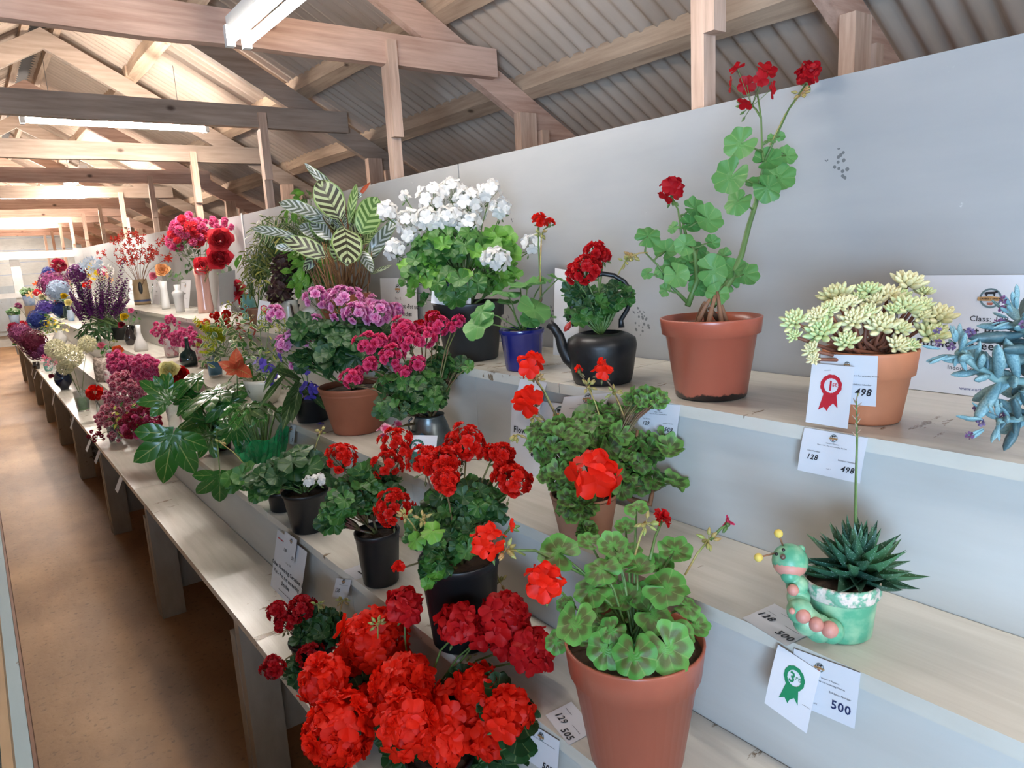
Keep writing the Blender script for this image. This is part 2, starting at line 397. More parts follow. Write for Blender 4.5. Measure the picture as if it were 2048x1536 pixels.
N.link(N.ramp(N.math('ADD', N.math('MULTIPLY', a, .6), N.math('MULTIPLY', c3, .4)), [(.3, lin('a89482')), (.5, lin('bca896')), (.7, lin('cdbbab'))]), N.b.inputs['Base Color'])
N.b.inputs['Roughness'].default_value = .8; N.bump(a, .3, .006); M_roof = N.m
M_lining = paint('whitewashed board', 'c9cbc6', 'aeb1ae', '8d867c', (1, .3, 3), .6)
RX = .62; SL = .575; ZA = 2.905
def rz(x): return ZA - SL * abs(x - RX)                     # underside of the rafters
PH = .205                                                      # from rafter underside up to the sheets
# corrugated roof: two slopes of sheets, each sheet a piece of its own
pitch = .076; ns = 13; sw = pitch * ns
ceil_ = thing('ceiling', 'x', 'x', (RX, 8, 3.0)); del ceil_['label']; del ceil_['category']; ceil_['kind'] = 'structure'
def sheet(side):
    mb = MB(); n = ns * 6
    def fn(u, v):
        d = 2.62 * v + .03; y = u * sw * 1.02; return V((side * d, y, -SL * d + .015 * math.sin(2 * PI * y / pitch) - .01 * v))
    mb.grid(n, 3, fn)
    return mb.mesh('roof_sheet', M_roof)
part('ridge_cap', MB().prism([(RX - .12, YS, ZA + PH - .03), (RX + .12, YS, ZA + PH - .03), (RX, YS, ZA + PH + .05)], (0, YE - YS, 0)), mat('dark ridge cap', '4b4744', rough=.8), ceil_, False)
for side in (1, -1):
    me = sheet(side)
    for k in range(int((YE - YS) / sw) + 2):
        o = link('roof_sheet', me, ceil_); o.location = V((RX, YS - .1 + k * sw, ZA + PH)) - WL[ceil_.name]
for x, side in ((1.10, 1), (1.68, 1), (2.12, 1), (2.62, 1), (.10, -1), (-.48, -1), (-.92, -1), (-1.42, -1)):
    z = rz(x) + .128
    for k in range(8):
        y0 = YS + k * 2.84; y1 = min(y0 + 2.84, YE)
        if y1 <= y0: continue
        n = 8; mb = MB(); R = random.Random(int(x * 100) + k)
        w = [R.uniform(-.008, .008) for _ in range(n + 1)]
        pr = []
        for i in range(n + 1):
            y = y0 + (y1 - y0) * i / n; xc = x + w[i]; hw = .03 + .004 * math.sin(i * 2.1); tz = .03
            pr.append([V((xc - hw, y, z + SL * hw * side)), V((xc + hw, y, z - SL * hw * side)), V((xc + hw, y, z - SL * hw * side + .07)), V((xc - hw, y, z + SL * hw * side + .07))])
        vs_ = [p for q in pr for p in q]; fs_ = [(i * 4 + k2, (i + 1) * 4 + k2, (i + 1) * 4 + (k2 + 1) % 4, i * 4 + (k2 + 1) % 4) for i in range(n) for k2 in range(4)] + [(0, 1, 2, 3), (n * 4 + 3, n * 4 + 2, n * 4 + 1, n * 4)]
        mb.add(vs_, fs_); part('purlin', mb, M_timy, ceil_, False)
for s in (-.085, .085):
    part('ridge_board', MB().box((RX + s - .02, YS, ZA + .10), (RX + s + .02, YE, ZA + .20)), M_timy, ceil_, False)
# trusses
TY = [1.12 + 1.48 * k for k in range(-2, 12)]
nk = {2: 'nearest truss in view, its post rising behind the tall red geranium', 3: 'wide pink-toned truss tie beam crossing under the near twin tube light', 4: 'grey-brown truss just in front of the long cross-mounted tube light', 5: 'grey truss directly behind the long cross-mounted tube light', 6: 'pink-toned truss, third beam beyond the near tube light', 7: 'truss above the tall pink ribbed vase'}
for i, y in enumerate(TY):
    OR = ['fourth', 'fifth', 'sixth', 'seventh', 'eighth', 'ninth', 'tenth', 'eleventh', 'twelfth']
    lb = 'sawn timber roof ' + nk[i] if i in nk else (('sawn timber roof truss overhead just behind the viewer', 'sawn timber roof truss nearest the near end wall')[i == 0] if y < 1 else 'sawn timber roof truss far down the shed, %s beyond the near tube light' % OR[i - 5 - 2])
    t = thing('roof_truss', lb, 'truss', (RX, y, 2.2), 'roof trusses'); mt = M_timg if i in (4, 5, 7) else M_tim
    for s in (1, -1):
        e = 2.45; p = [(RX, y, ZA), (RX + s * e, y, ZA - SL * e), (RX + s * e, y, ZA - SL * e + .125), (RX, y, ZA + .125)]
        part('rafter', MB().prism(p if s > 0 else p[::-1], (0, .045, 0)), mt, t, False)
    mb = MB(); n = 10; zz = [.0, .004, -.003, .002, .0, -.004, .003, 0, .002, -.002, 0]
    for k in range(n):
        xa = -.80 + 2.72 * k / n; xb = -.80 + 2.72 * (k + 1) / n; zb = 2.215 + .008 * max(0, i - 3)
        mb.add([(xa, y - .05, zb + zz[k]), (xb, y - .05, zb + zz[k + 1]), (xb, y - .003, zb + zz[k + 1]), (xa, y - .003, zb + zz[k]), (xa, y - .05, zb + .113), (xb, y - .05, zb + .113), (xb, y - .003, zb + .113), (xa, y - .003, zb + .113)],
               [(0, 3, 2, 1), (4, 5, 6, 7), (0, 1, 5, 4), (2, 3, 7, 6)] + ([(0, 4, 7, 3)] if k == 0 else []) + ([(1, 2, 6, 5)] if k == n - 1 else []))
    part('tie_beam', mb, mt, t, False)
    if i in (3, 10): part('gusset', MB().prism([(RX - .2, y - .01, 2.62), (RX + .2, y - .01, 2.62), (RX, y - .01, 2.9)], (0, .008, 0)), mt, t, False)
    part('post', MB().box((WX + .028, y - .036, 0), (WX + .07, y + .0, 2.215)), M_timz, t, False)
    part('cleat', MB().box((WX + .024, y - .067, 1.95), (WX + .066, y - .0365 - .0, 2.30)), M_timz, t, False)
    part('outer_post', MB().box((2.03, y - .05, 0), (2.12, y - .004, rz(2.1) + .03)), M_timz, t, False)
    part('outer_cleat', MB().box((2.15, y - .05, 0), (2.19, y - .004, rz(2.2) + .02)), M_timz, t, False)
# outer shell
struct('wall_outer', MB().box((3.0, YS, 0), (3.06, YE, 1.72)), M_lining)
nw = MB(); nw.box((-1.86, YS, 0), (-1.8, -2.25, 1.72)); nw.box((-1.86, -.65, 0), (-1.8, YE, 1.72)); struct('wall_left', nw, M_lining)
wf = thing('wall_far', 'x', 'x', (RX, YE, 0)); del wf['label']; del wf['category']; wf['kind'] = 'structure'
zz = 0.0
for k in range(12):
    z0, z1_ = k * .26, k * .26 + .252; hw = min(2.4, (ZA + .15 - z0) / SL)
    if hw < .1: break
    part('board', MB().box((RX - hw, YE + (k % 2) * .006, z0), (RX + hw, YE + .03, z1_)), M_lining, wf, False)
nw = MB(); nw.box((-1.8, YS - .05, 0), (3.0, YS, 3.0)); struct('wall_near', nw, M_lining)
# far door and white frame beyond the staging
d = thing('door_1', 'x', 'x', (.82, YE - .06, .1)); del d['label']; del d['category']; d['kind'] = 'structure'
M_door = paint('pale grey door paint', 'a9b3b8', '98a2a8', '7d7a75'); part('door_panel', MB().box((.35, YE - .06, .25), (1.0, YE - .03, 1.32)), M_door, d, False)
for k in range(2): part('raised_panel', MB().box((.42 + k * .3, YE - .085, .35), (.66 + k * .3, YE - .061, 1.2)), M_door, d, False)
M_wht = mat('white gloss paint', 'dcdcd8', 'c4c4c0', 6, .4)
fr = thing('partition_frame', 'white painted timber frame closing the far end of the staging', 'frame', (.62, 12.9, 0))
part('upright', MB().box((.56, 12.86, 0), (.68, 12.93, 1.82)), M_wht, fr, False); part('rail', MB().box((-.4, 12.82, 1.755), (1.5, 12.86, 1.86)), M_wht, fr, False); part('rail', MB().box((-.4, 12.82, 1.2), (1.5, 12.86, 1.27)), M_wht, fr, False)
part('upright', MB().box((1.30, 12.86, 0), (1.40, 12.93, 1.8)), M_wht, fr, False)

# partition wall: grey-white panels
M_part = paint('grey white partition paint', 'a0a09f', '939596', 'b8b8b6', (1, .25, 1.5), .42, .74, marks=1, rb=.08)
M_shelf = paint('worn white shelf paint', 'd3cfc4', 'b5afa2', '83725e', (5, .35, 1), .27, .70)
M_riser = paint('white riser paint', 'c2c0ba', 'b3b0a9', '8f8270', (1, .3, 2), .42, .80)
M_edge = paint('scuffed edge paint', 'b3ada2', '9c9486', '6a563f', (3, 3, 3), .5, .70)
wr = thing('wall_right', 'x', 'x', (WX, 5, 0)); del wr['label']; del wr['category']; wr['kind'] = 'structure'
ys = [YS, -.40, 2.068, 4.43, 6.87, 9.3, 11.7, 12.75]; tops = [1.78, 1.785, 1.79, 1.79, 1.81, 1.83, 1.85, 1.88, 1.9]
for k in range(len(ys) - 1):
    p = [(WX, ys[k] + .003, .0), (WX, ys[k + 1] - .003, .0), (WX, ys[k + 1] - .003, tops[k + 1]), (WX, ys[k] + .003, tops[k])]
    part('panel', MB().prism(p[::-1], (.016, 0, 0)), M_part, wr, False)
for k in (2, 3): part('cover_strip', MB().box((WX - .004, ys[k + (1 if k == 3 else 1)] - .012, z4), (WX - .0005, ys[k + 1] + .012, tops[k] + .01)), M_wht, wr, False) if k == 2 else None
part('lath', MB().box((WX + .017, 8.12, 1.5), (WX + .03, 8.2, 2.02)), M_wht, wr, False)

# staging
st = thing('tiered_staging', 'long white painted four-tier plank staging carrying every plant and vase along the right', 'staging', (.9, 5, 0))
seg = [YS + .1, -1.2, 1.17 + .0, 3.45, 5.9, 8.3, 10.7, YW]
for (xa, xb, z, offs) in ((x4, WX - .007, z4, 0), (x3, x4 + .012, z3, .5), (x2, x3 + .012, z2, .9), (x1, x2 + .012, z1, -.1)):
    R = random.Random(int(z * 100))
    for k in range(len(seg) - 1):
        ya = seg[k] + (offs if k else 0); yb = seg[k + 1] + (offs if k < len(seg) - 2 else 0)
        part('shelf_board', MB().box((xa, ya + .0015, z - .022), (xb, yb - .0015, z)), M_shelf, st, False)
for (x, za, zb) in ((x4 + .014, z3, z4 - .022), (x3 + .014, z2, z3 - .022), (x2 + .014, z1, z2 - .022)):
    for k in range(len(seg) - 1):
        ya = seg[k] + .35; yb = seg[k + 1] + .35
        if k == 0: ya = seg[0]
        if k == len(seg) - 2: yb = YW
        part('riser_board', MB().box((x, ya + .001, za - .03), (x + .018, yb - .001, zb)), M_riser, st, False)
M_leg = paint('scuffed leg paint', 'b5b0a6', '988f82', '6f6252', (3, 3, 1), .5, .72)
for k, y in enumerate([-.75, .62, 1.98, 3.27, 4.57, 6.02, 7.4, 8.7, 10.0, 11.3, 12.5]):
    part('leg', MB().box((x1 + .02, y - .022, 0), (x1 + .115, y + .022, z1 - .022)), M_leg, st, False)
    part('leg', MB().box((x1 + .018, y + .024, 0), (x1 + .06, y + .075, z1 - .12)), M_leg, st, False)
    part('cross_board', MB().box((x1 + .115, y + .024, .10), (1.30, y + .046, z1 - .022)), M_leg, st, False)
    part('leg', MB().box((1.24, y - .022, 0), (1.33, y + .022, z1 - .03)), M_leg, st, False)
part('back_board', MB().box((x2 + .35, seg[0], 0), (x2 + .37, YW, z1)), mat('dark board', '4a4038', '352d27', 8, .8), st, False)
# blue bench on the left of the aisle
lb = thing('blue_bench', 'pale blue bench top with brown edge at the left border of the aisle', 'bench', (-.4, 3, .5))
part('bench_top', MB().box((-.60, .55, z1 - .03), (-.041, 12.5, z1)), paint('pale blue bench paint', '9fb8c4', '8ea7b3', '77706a', (3, .3, 1), .5), lb, False)
part('edging', MB().box((-.0405, .55, z1 - .05), (-.034, 12.5, z1 + .002)), mat('brown edge', '8a6652', '6f4f3d', 12, .6, sc=(1, .2, 1)), lb, False)
part('upstand', MB().box((-.085, .55, z1 + .0005), (-.068, 2.6, z1 + .05)), mat('beige board', 'b59a78', '9c8262', 8, .6, sc=(1, .2, 1)), lb, False)
for y in (1.0, 3.2, 5.4, 7.6, 9.8, 12.0): part('leg', MB().box((-.40, y - .03, 0), (-.34, y + .03, z1 - .03)), M_leg, lb, False)

part('back_board', MB().box((-.63, -.6, 0), (-.601, 12.5, 1.02)), M_leg, lb, False)  # added board out of view, keeps doorway light off the low front plants
# ---------------------------------------------------------------- tube lights
def emis(name, col, st_):
    m = bpy.data.materials.new(name); m.use_nodes = True; b = m.node_tree.nodes['Principled BSDF']; b.inputs['Base Color'].default_value = (1, 1, 1, 1)
    b.inputs['Emission Color'].default_value = lin(col); b.inputs['Emission Strength'].default_value = st_; return m
M_tube = emis('lit tube', (1.0, .935, .87), LAMP_E); M_tubeb = emis('lit tube behind', (1.0, .96, .93), LAMP_BACK); M_tuben = emis('lit tube near', (1.0, .935, .87), LAMP_NEAR); M_fix = mat('white enamel fitting', 'e8e6e0', rough=.35)
def lamp(c, ax, L, label, nt=2, hang=0.0, sep=.05, mt=None):
    c = V(c); t = thing('tube_light', label, 'light', c, 'fluorescent tube lights'); d = V((1, 0, 0)) if ax == 'x' else V((0, 1, 0)); s = V((0, 1, 0)) if ax == 'x' else V((1, 0, 0))
    h = d * (L / 2); w = s * .03; a = c - h - w + V((0, 0, .03)); b = c + h + w + V((0, 0, .065))
    part('housing', MB().box(a, b), M_fix, t, False)
    for k in range(nt):
        o = s * ((k - (nt - 1) / 2) * sep); part('tube', MB().tube([c - h * .97 + o, c + h * .97 + o], .014, 8), mt or M_tube, t)
        for e in (-1, 1): part('lamp_holder', MB().box(c + o + d * (e * L / 2) - V((.012, .012, .02)), c + o + d * (e * L / 2) + V((.012, .012, .04))), M_fix, t, False)
    if hang:
        for e in (-.35, .35): part('chain', MB().tube([c + d * L * e + V((0, 0, .06)), c + d * L * e + V((0, 0, .06 + hang))], .002, 4), mat('lamp chain', '8a8a8a', rough=.4, metal=1), t)
lamp((.77, 1.72, 2.165), 'y', 1.2, 'twin tube light running lengthwise under the nearest tie beams at top of picture', hang=.1, mt=M_tuben)
lamp((.865, 4.86, 2.345), 'x', .96, 'long twin tube light mounted crosswise between the grey trusses', hang=.3)
lamp((.97, 7.95, 2.36), 'y', 1.2, 'short-looking tube light seen end-on below the far trusses', hang=.25)
for q_, (y, z) in enumerate(((10.3, 2.39), (12.6, 2.39), (14.3, 2.39), (15.9, 2.39), (17.6, 2.39))):
    lamp((.70, y, z), 'x', 1.25, 'glaring crosswise tube light at upper left, %s of the far row' % ('lowest and nearest', 'second nearest', 'middle one', 'second farthest', 'farthest')[q_] if q_ else 'glaring crosswise tube light at upper left, nearest and widest of the far row', hang=.2)
lamp((.77, -1.0, 2.165), 'y', 1.2, 'twin tube light behind the viewer', hang=.1, mt=M_tubeb)
# ---------------------------------------------------------------- printed cards and signs
TXT = {}
def glyphs(s, bold, it):
    k = (s, bold, it)
    if k in TXT: return TXT[k]
    cu = bpy.data.curves.new('t', 'FONT'); cu.body = s; cu.size = 1; cu.offset = .022 if bold else 0; cu.shear = .22 if it else 0; cu.resolution_u = 2
    cu.space_character = 1.12 if bold else 1.05
    ob = bpy.data.objects.new('t', cu); me = bpy.data.meshes.new_from_object(ob)
    vs = [v.co.copy() for v in me.vertices]; fs = [tuple(p.vertices) for p in me.polygons]
    bpy.data.objects.remove(ob); bpy.data.meshes.remove(me); bpy.data.curves.remove(cu)
    TXT[k] = (vs, fs); return TXT[k]
M_paper = mat('white card', 'd3d3d6', 'cbcbd0', 3, .55); M_ink = mat('black ink', '1c1c22', rough=.6); M_navy = mat('navy ink', '1d2a55', rough=.6)
M_rr = mat('red print', 'b3162a', rough=.6); M_rg = mat('green print', '0d7a4e', rough=.6); M_rb = mat('blue print', '1c2f6e', rough=.6); M_gold = mat('tan print', 'b98d5a', rough=.6); M_teal = mat('grey green print', '5d7276', rough=.6); M_dgr = mat('dark green print', '1f5545', rough=.6)
def card(name, label, TL, TR, BL, items=(), cat='card', group='printed show cards', bnd=.0, th=.0006):
    TL, TR, BL = V(TL), V(TR), V(BL); U, D = TR - TL, BL - TL; n = U.cross(D).normalized()
    if n.dot(CAM - TL) < 0: n = -n
    W, H = U.length, D.length
    def f(a, b, off=0): return TL + U * a + D * b + n * (off + bnd * math.sin(PI * b))
    t = thing(name, label, cat, TL + U * .5 + D, group)
    mb = MB(); k = 6 if bnd else 1
    mb.grid(1, k, lambda u, v: f(u, v, 0)); g = [f(u, v, -th) for v in [j / k for j in range(k + 1)] for u in (0, 1)]
    mb.add(g, [(j * 2, j * 2 + 2, j * 2 + 3, j * 2 + 1) for j in range(k)]); mb.hasuv = False; mb.uv = []
    part('sheet', mb, M_paper, t, False)
    L = {}
    def lay(nm, m): return L.setdefault((nm, m.name), [MB(), m])[0]
    e = .0007
    for it in items:
        if it[0] == 't':
            _, u, v, h, s, bold, al, m = it[:8]; ital = it[8] if len(it) > 8 else False
            vs, fs = glyphs(s, bold, ital); sc = h * H / .70; x1m = max(p.x for p in vs); x0m = min(p.x for p in vs); ox = {'l': 0, 'c': -(x0m + x1m) / 2, 'r': -x1m}[al]
            lay('lettering', m).add([f(u + (p.x + ox) * sc / W, v - p.y * sc / H, e) for p in vs], fs)
        elif it[0] == 'l':
            _, u0, v0, u1, v1, hh, m = it
            lay('lettering', m).add([f(u0, v0, e), f(u1, v1, e), f(u1, v1 + hh, e), f(u0, v0 + hh, e)], [(0, 1, 2, 3)])
        elif it[0] == 'r':
            _, u, v, R, m, num, sup = it; mb = lay('rosette', m); nn = 96; asp = W / H
            def P(x, y, o=e): return f(u + x * R, v + y * R * asp, o)
            vs = []
            for q in range(nn):
                a = 2 * PI * q / nn; ro = 1 + .05 * abs(math.sin(a * 6)); ri = .70 - .03 * abs(math.sin(a * 10)); vs += [P(ro * math.sin(a), -ro * math.cos(a)), P(ri * math.sin(a), -ri * math.cos(a))]
            mb.add(vs, [(2 * q, (2 * q + 2) % (2 * nn), (2 * q + 3) % (2 * nn), 2 * q + 1) for q in range(nn)])
            mb.add([P(-.62, .8), P(.0, .98), P(.0, 2.0), P(-.12, 2.4), P(-.5, 2.05), P(-1.0, 2.4)], [(0, 1, 2, 3, 4, 5)])
            mb.add([P(.62, .8), P(.0, .98), P(.0, 2.0), P(.38, 1.6), P(.85, 2.0)], [(0, 4, 3, 2, 1)])
            h1 = .88 * R * asp; vs_, fs_ = glyphs(num, True, False); sc = h1 * H / .7
            lay('lettering', m).add([f(u + (p.x - max(q.x for q in vs_)) * sc / W + R * .04, v + h1 * .5 - p.y * sc / H, e) for p in vs_], fs_)
            vs_, fs_ = glyphs(sup, False, False); sc *= .5; lay('lettering', m).add([f(u + R * .10 + p.x * sc / W, v + h1 * .05 - p.y * sc / H, e) for p in vs_], fs_)
        elif it[0] == 'g':
            _, u, v, R = it; asp = W / H
            def P(x, y, o=e): return f(u + x * R, v + y * R * asp, o)
            nn = 24; vs = []
            for q in range(nn): a = 2 * PI * q / nn; vs += [P(math.sin(a), -math.cos(a)), P(.82 * math.sin(a), -.82 * math.cos(a))]
            lay('emblem', M_teal).add(vs, [(2 * q, (2 * q + 2) % (2 * nn), (2 * q + 3) % (2 * nn), 2 * q + 1) for q in range(nn)])
            lay('emblem', M_gold).add([P(-1.15, .28, 2 * e), P(-1.15, -.08, 2 * e), P(0, -.18, 2 * e), P(1.15, -.08, 2 * e), P(1.15, .28, 2 * e), P(0, .3, 2 * e)], [(0, 1, 2, 3, 4, 5)])
            cow = [(-.5, -.32), (-.55, -.5), (-.42, -.62), (.3, -.66), (.5, -.78), (.62, -.7), (.6, -.55), (.42, -.5), (.38, -.2), (.28, -.2), (.24, -.42), (-.25, -.4), (-.3, -.2), (-.4, -.2)]
            lay('emblem', M_ink).add([P(x, y, 2 * e) for x, y in cow], [tuple(range(len(cow)))])
            lay('emblem', mat('red print small', '9c5a4a', rough=.6)).add([P(-.3, .45, 2 * e), P(.3, .45, 2 * e), P(.2, .7, 2 * e), P(-.2, .7, 2 * e)], [(0, 1, 2, 3)])
            vs_, fs_ = glyphs('CARBERY SHOW', True, False); wd_ = max(p.x for p in vs_); sc = 1.9 * R * W / wd_
            lay('emblem', M_ink).add([f(u + (p.x - wd_ / 2) * sc / W, v + .13 * R * asp - p.y * sc / H, 3 * e) for p in vs_], fs_)
    for (nm, _), (mb, m) in L.items(): part(nm, mb, m, t, False)
    return t
K = M_ink
def entry(a, b): return [('g', .5, .13, .06), ('t', .5, .27, .028, 'Indoor > Flowers', 0, 'c', K), ('t', .5, .33, .028, 'Plant in Pot -Pot not exceeding 9inches', 0, 'c', K), ('t', .12, .50, .035, 'Class Number', 0, 'l', K), ('t', .12, .68, .115, a, 1, 'l', K, True), ('t', .90, .60, .035, 'Exhibitor Number', 0, 'r', K), ('t', .90, .82, .125, b, 1, 'r', K, True), ('t', .5, .84, .03, '1 of 1', 0, 'c', K)]
card('prize_card', 'white prize card with red 1st rosette standing against the sedum pot', onx(1624, 726, 1.020), onx(1709, 734, 1.020), onx(1611, 844, 1.005), [('r', .52, .34, .245, M_rr, '1', 'st'), ('l', .32, .10, .47, .085, .004, K)], 'card', 'prize cards')
card('entry_card', 'entry card numbered 498 taped on the sedum pot behind the 1st card', onx(1641, 708, 1.028), onx(1756, 712, 1.028), onx(1638, 803, 1.028), [('g', .49, .19, .05), ('t', .52, .42, .03, 'in Plant in Pot exceeding 9inches', 0, 'l', K), ('t', .92, .60, .035, 'Exhibitor Number', 0, 'r', K), ('t', .93, .80, .14, '498', 1, 'r', K, True)])
card('entry_card', 'entry card numbered 128 and 498 hanging below the top shelf edge', onx(1609, 855, x4 - .003), onx(1736, 876, x4 - .003), onx(1595, 940, x4 - .012), entry('128', '498'), bnd=.002)
pc = onx(1985, 592, WX); zt = z4 + .209; yc = pc.y
card('class_sign', 'large white class sign on the wall behind the sedum and blue succulent', (WX - .006, yc + .1485, zt), (WX - .006, yc - .1485, zt), (WX - .012, yc + .1485, z4 + .001),
     [('g', .5, .185, .056), ('t', .5, .375, .045, 'Class: 128', 0, 'c', K), ('t', .5, .49, .065, 'Succulent Plant in Pot', 1, 'c', K), ('t', .5, .605, .065, '-Pot not exceeding 9inches', 1, 'c', K), ('t', .5, .70, .035, 'Category: Flowers', 0, 'c', K), ('t', .5, .79, .035, 'Indoor > Flowers & Plants', 0, 'c', K), ('t', .5, .955, .028, 'www.carberyshow.ie', 0, 'c', M_rb)], 'sign', 'class signs')
card('prize_card', 'white prize card with green 3rd rosette hanging below the caterpillar pot', onx(1556, 1289, x3 - .006), onx(1641, 1344, x3 - .006), onx(1529, 1406, x3 - .035), [('r', .52, .33, .23, M_rg, '3', 'rd'), ('l', .80, .62, .98, .615, .004, K)], 'card', 'prize cards', bnd=.002)
card('entry_card', 'entry card numbered 500 hanging beside the green 3rd rosette card', onx(1588, 1297, x3 - .003), onx(1721, 1346, x3 - .003), onx(1578, 1401, x3 - .01), [('g', .42, .17, .07), ('t', .46, .35, .03, 'Indoor > Flowers', 0, 'l', K), ('t', .3, .42, .03, 'in Pot -Pot not exceeding 9inches', 0, 'l', K), ('t', .92, .55, .035, 'Exhibitor Number', 0, 'r', K), ('t', .93, .80, .15, '500', 1, 'r', M_navy, False), ('t', .40, .86, .03, '1 of 1', 0, 'c', K)])
card('entry_card', 'entry card numbered 128 and 500 lying flat beside the caterpillar pot', onz(1549, 1207, z3 + .0012), onz(1640, 1258, z3 + .0012), onz(1484, 1236, z3 + .0012), [('l', .1, .35, .30, .35, .008, K), ('t', .04, .62, .17, '128', 1, 'l', K, True), ('l', .6, .5, .9, .5, .01, K), ('t', .97, .86, .17, '500', 1, 'r', K, True), ('l', .3, .2, .95, .2, .006, K)])
card('entry_card', 'entry card numbered 129 and 509 hanging from the top shelf below the tall red geranium', onx(1281, 805, x4 - .003), onx(1361, 810, x4 - .003), onx(1273, 868, x4 - .006), entry('129', '509'))
card('entry_card', 'blank-looking shaded card hanging below the blue pot', onx(1041, 757, x4 - .003), onx(1094, 765, x4 - .003), onx(1027, 811, x4 - .008))
card('entry_card', 'bright card with a small crest standing behind the patterned-leaf scarlet geranium', onx(1128, 794, x4 - .004), onx(1219, 786, x4 - .004), onx(1114, 846, x4 - .008), [('g', .55, .12, .08), ('t', .5, .35, .05, 'Indoor > Flowers', 0, 'c', K), ('l', .2, .45, .85, .45, .01, K)])
card('class_sign', 'shaded class sign leaning on the riser behind the patterned-leaf scarlet geranium', onx(1024, 795, x4 + .006), onx(1277, 826, x4 + .006), onx(1018, 940, x4 - .006), [('g', .44, .14, .05), ('t', .03, .46, .085, 'Flowering Scarlet', 1, 'l', K), ('t', .17, .60, .085, 'Pelargonium', 1, 'l', K), ('t', .2, .74, .085, 'exceeding 9in', 1, 'l', K), ('t', .5, .8, .03, 'Indoor > Flowers & Plants', 0, 'c', K)], 'sign', 'class signs')
p0 = onx(770, 600, WX - .006)
card('class_sign', 'class sign for foliage plants propped on the wall left of the white geranium', (WX - .02, p0.y, zt), (WX - .02, p0.y - .297, zt), (WX - .03, p0.y, z4 + .001), [('g', .5, .2, .06), ('t', .5, .4, .045, 'Class: 12', 0, 'c', K), ('t', .5, .56, .085, 'Foliage Plant in Pot -Pot not', 1, 'c', K), ('t', .5, .70, .085, 'exceeding 7inches', 1, 'c', K), ('l', .3, .82, .7, .82, .01, K)], 'sign', 'class signs')
card('class_sign', 'class sign for other flowering geraniums leaning on the lowest riser', onx(555, 1059, x2 - .012), onx(614, 1104, x2 - .012), onx(540, 1178, x2 - .04), [('l', .05, .10, .35, .10, .015, M_rr), ('t', .5, .40, .03, 'Class: 130', 0, 'c', K), ('t', .5, .55, .062, 'Other Flowering Geranium in', 1, 'c', K), ('t', .5, .66, .062, 'Pot - Pot not exceeding', 1, 'c', K), ('t', .5, .77, .062, '5inches', 1, 'c', K), ('l', .3, .86, .7, .86, .008, K)], 'sign', 'class signs')
card('entry_card', 'narrow entry card clipped over the top of the leaning geranium class sign', onx(570, 1062, x2 - .018), onx(594, 1080, x2 - .018), onx(564, 1108, x2 - .028), [('g', .6, .2, .09), ('t', .1, .8, .13, '130', 1, 'l', K), ('t', .95, .9, .13, '52', 1, 'r', K)])
card('entry_card', 'entry card lying flat under the small pot of white geranium', onz(598, 1068, z2 + .001), onz(655, 1056, z2 + .001), onz(588, 1052, z2 + .001), [('t', .5, .7, .3, '5 1 7', 1, 'c', K)])
card('entry_card', 'entry card lying half under the slim black pot of double red geranium', onz(686, 1141, z2 + .001), onz(745, 1120, z2 + .001), onz(712, 1159, z2 + .001), [('t', .2, .8, .3, '130', 1, 'l', K), ('t', .9, .9, .3, '515', 1, 'r', K)])
card('entry_card', 'entry card numbered 130 hanging under the slim black geranium pot', onx(673, 1156, x2 - .003), onx(703, 1160, x2 - .003), onx(664, 1194, x2 - .008), [('g', .55, .12, .1), ('l', .3, .3, .9, .3, .01, K), ('t', .12, .7, .2, '130', 1, 'l', K)])
card('entry_card', 'entry card numbered 129 hanging at bottom left of the big terracotta pot', onx(1051, 1440, x2 - .003), onx(1119, 1482, x2 - .003), onx(1046, 1514, x2 - .01), [('g', .5, .16, .08), ('l', .1, .27, .9, .27, .006, K), ('t', .12, .68, .16, '129', 1, 'l', K, True), ('t', .9, .93, .16, '507', 1, 'r', K, True)])
card('entry_card', 'entry card numbered 129 and 505 lying flat left of the big terracotta pot', onz(1143, 1403, z2 + .001), onz(1192, 1460, z2 + .001), onz(1091, 1430, z2 + .001), [('l', .1, .3, .35, .3, .01, K), ('t', .10, .75, .22, '129', 1, 'l', K, True), ('l', .6, .5, .9, .5, .01, K), ('t', .92, .93, .22, '505', 1, 'r', K, True)])
card('prize_card', 'white prize card with navy 1st rosette tucked in the white geranium', onw(866, 537, 1.95), onw(943, 548, 1.95), onw(862, 606, 1.89), [('r', .30, .24, .20, M_rb, '1', 'st')], 'card', 'prize cards')
card('prize_card', 'prize card with dark green 3rd rosette leaning on the metal jug', onw(819, 870, 1.70), onw(875, 871, 1.70), onw(813, 922, 1.68), [('r', .3, .45, .27, M_dgr, '3', 'rd'), ('l', .62, .0, .625, 1, .1, K), ('l', .7, .4, .92, .4, .02, K)], 'card', 'prize cards')
card('entry_card', 'small entry card hanging on the edge right of the green cellophane', onx(571, 849, x3 - .003), onx(592, 851, x3 - .003), onx(566, 886, x3 - .01), [('g', .6, .2, .12), ('l', .3, .35, .9, .35, .01, K), ('t', .15, .85, .2, '16', 1, 'l', K), ('t', .9, .85, .2, '5', 1, 'r', K)])
card('prize_card', 'prize card with a red rosette on the top shelf right of the turquoise vase', onw(518, 600, 2.9), onw(541, 604, 2.9), onw(513, 650, 2.86), [('r', .5, .3, .3, M_rr, '1', 'st')], 'card', 'prize cards')
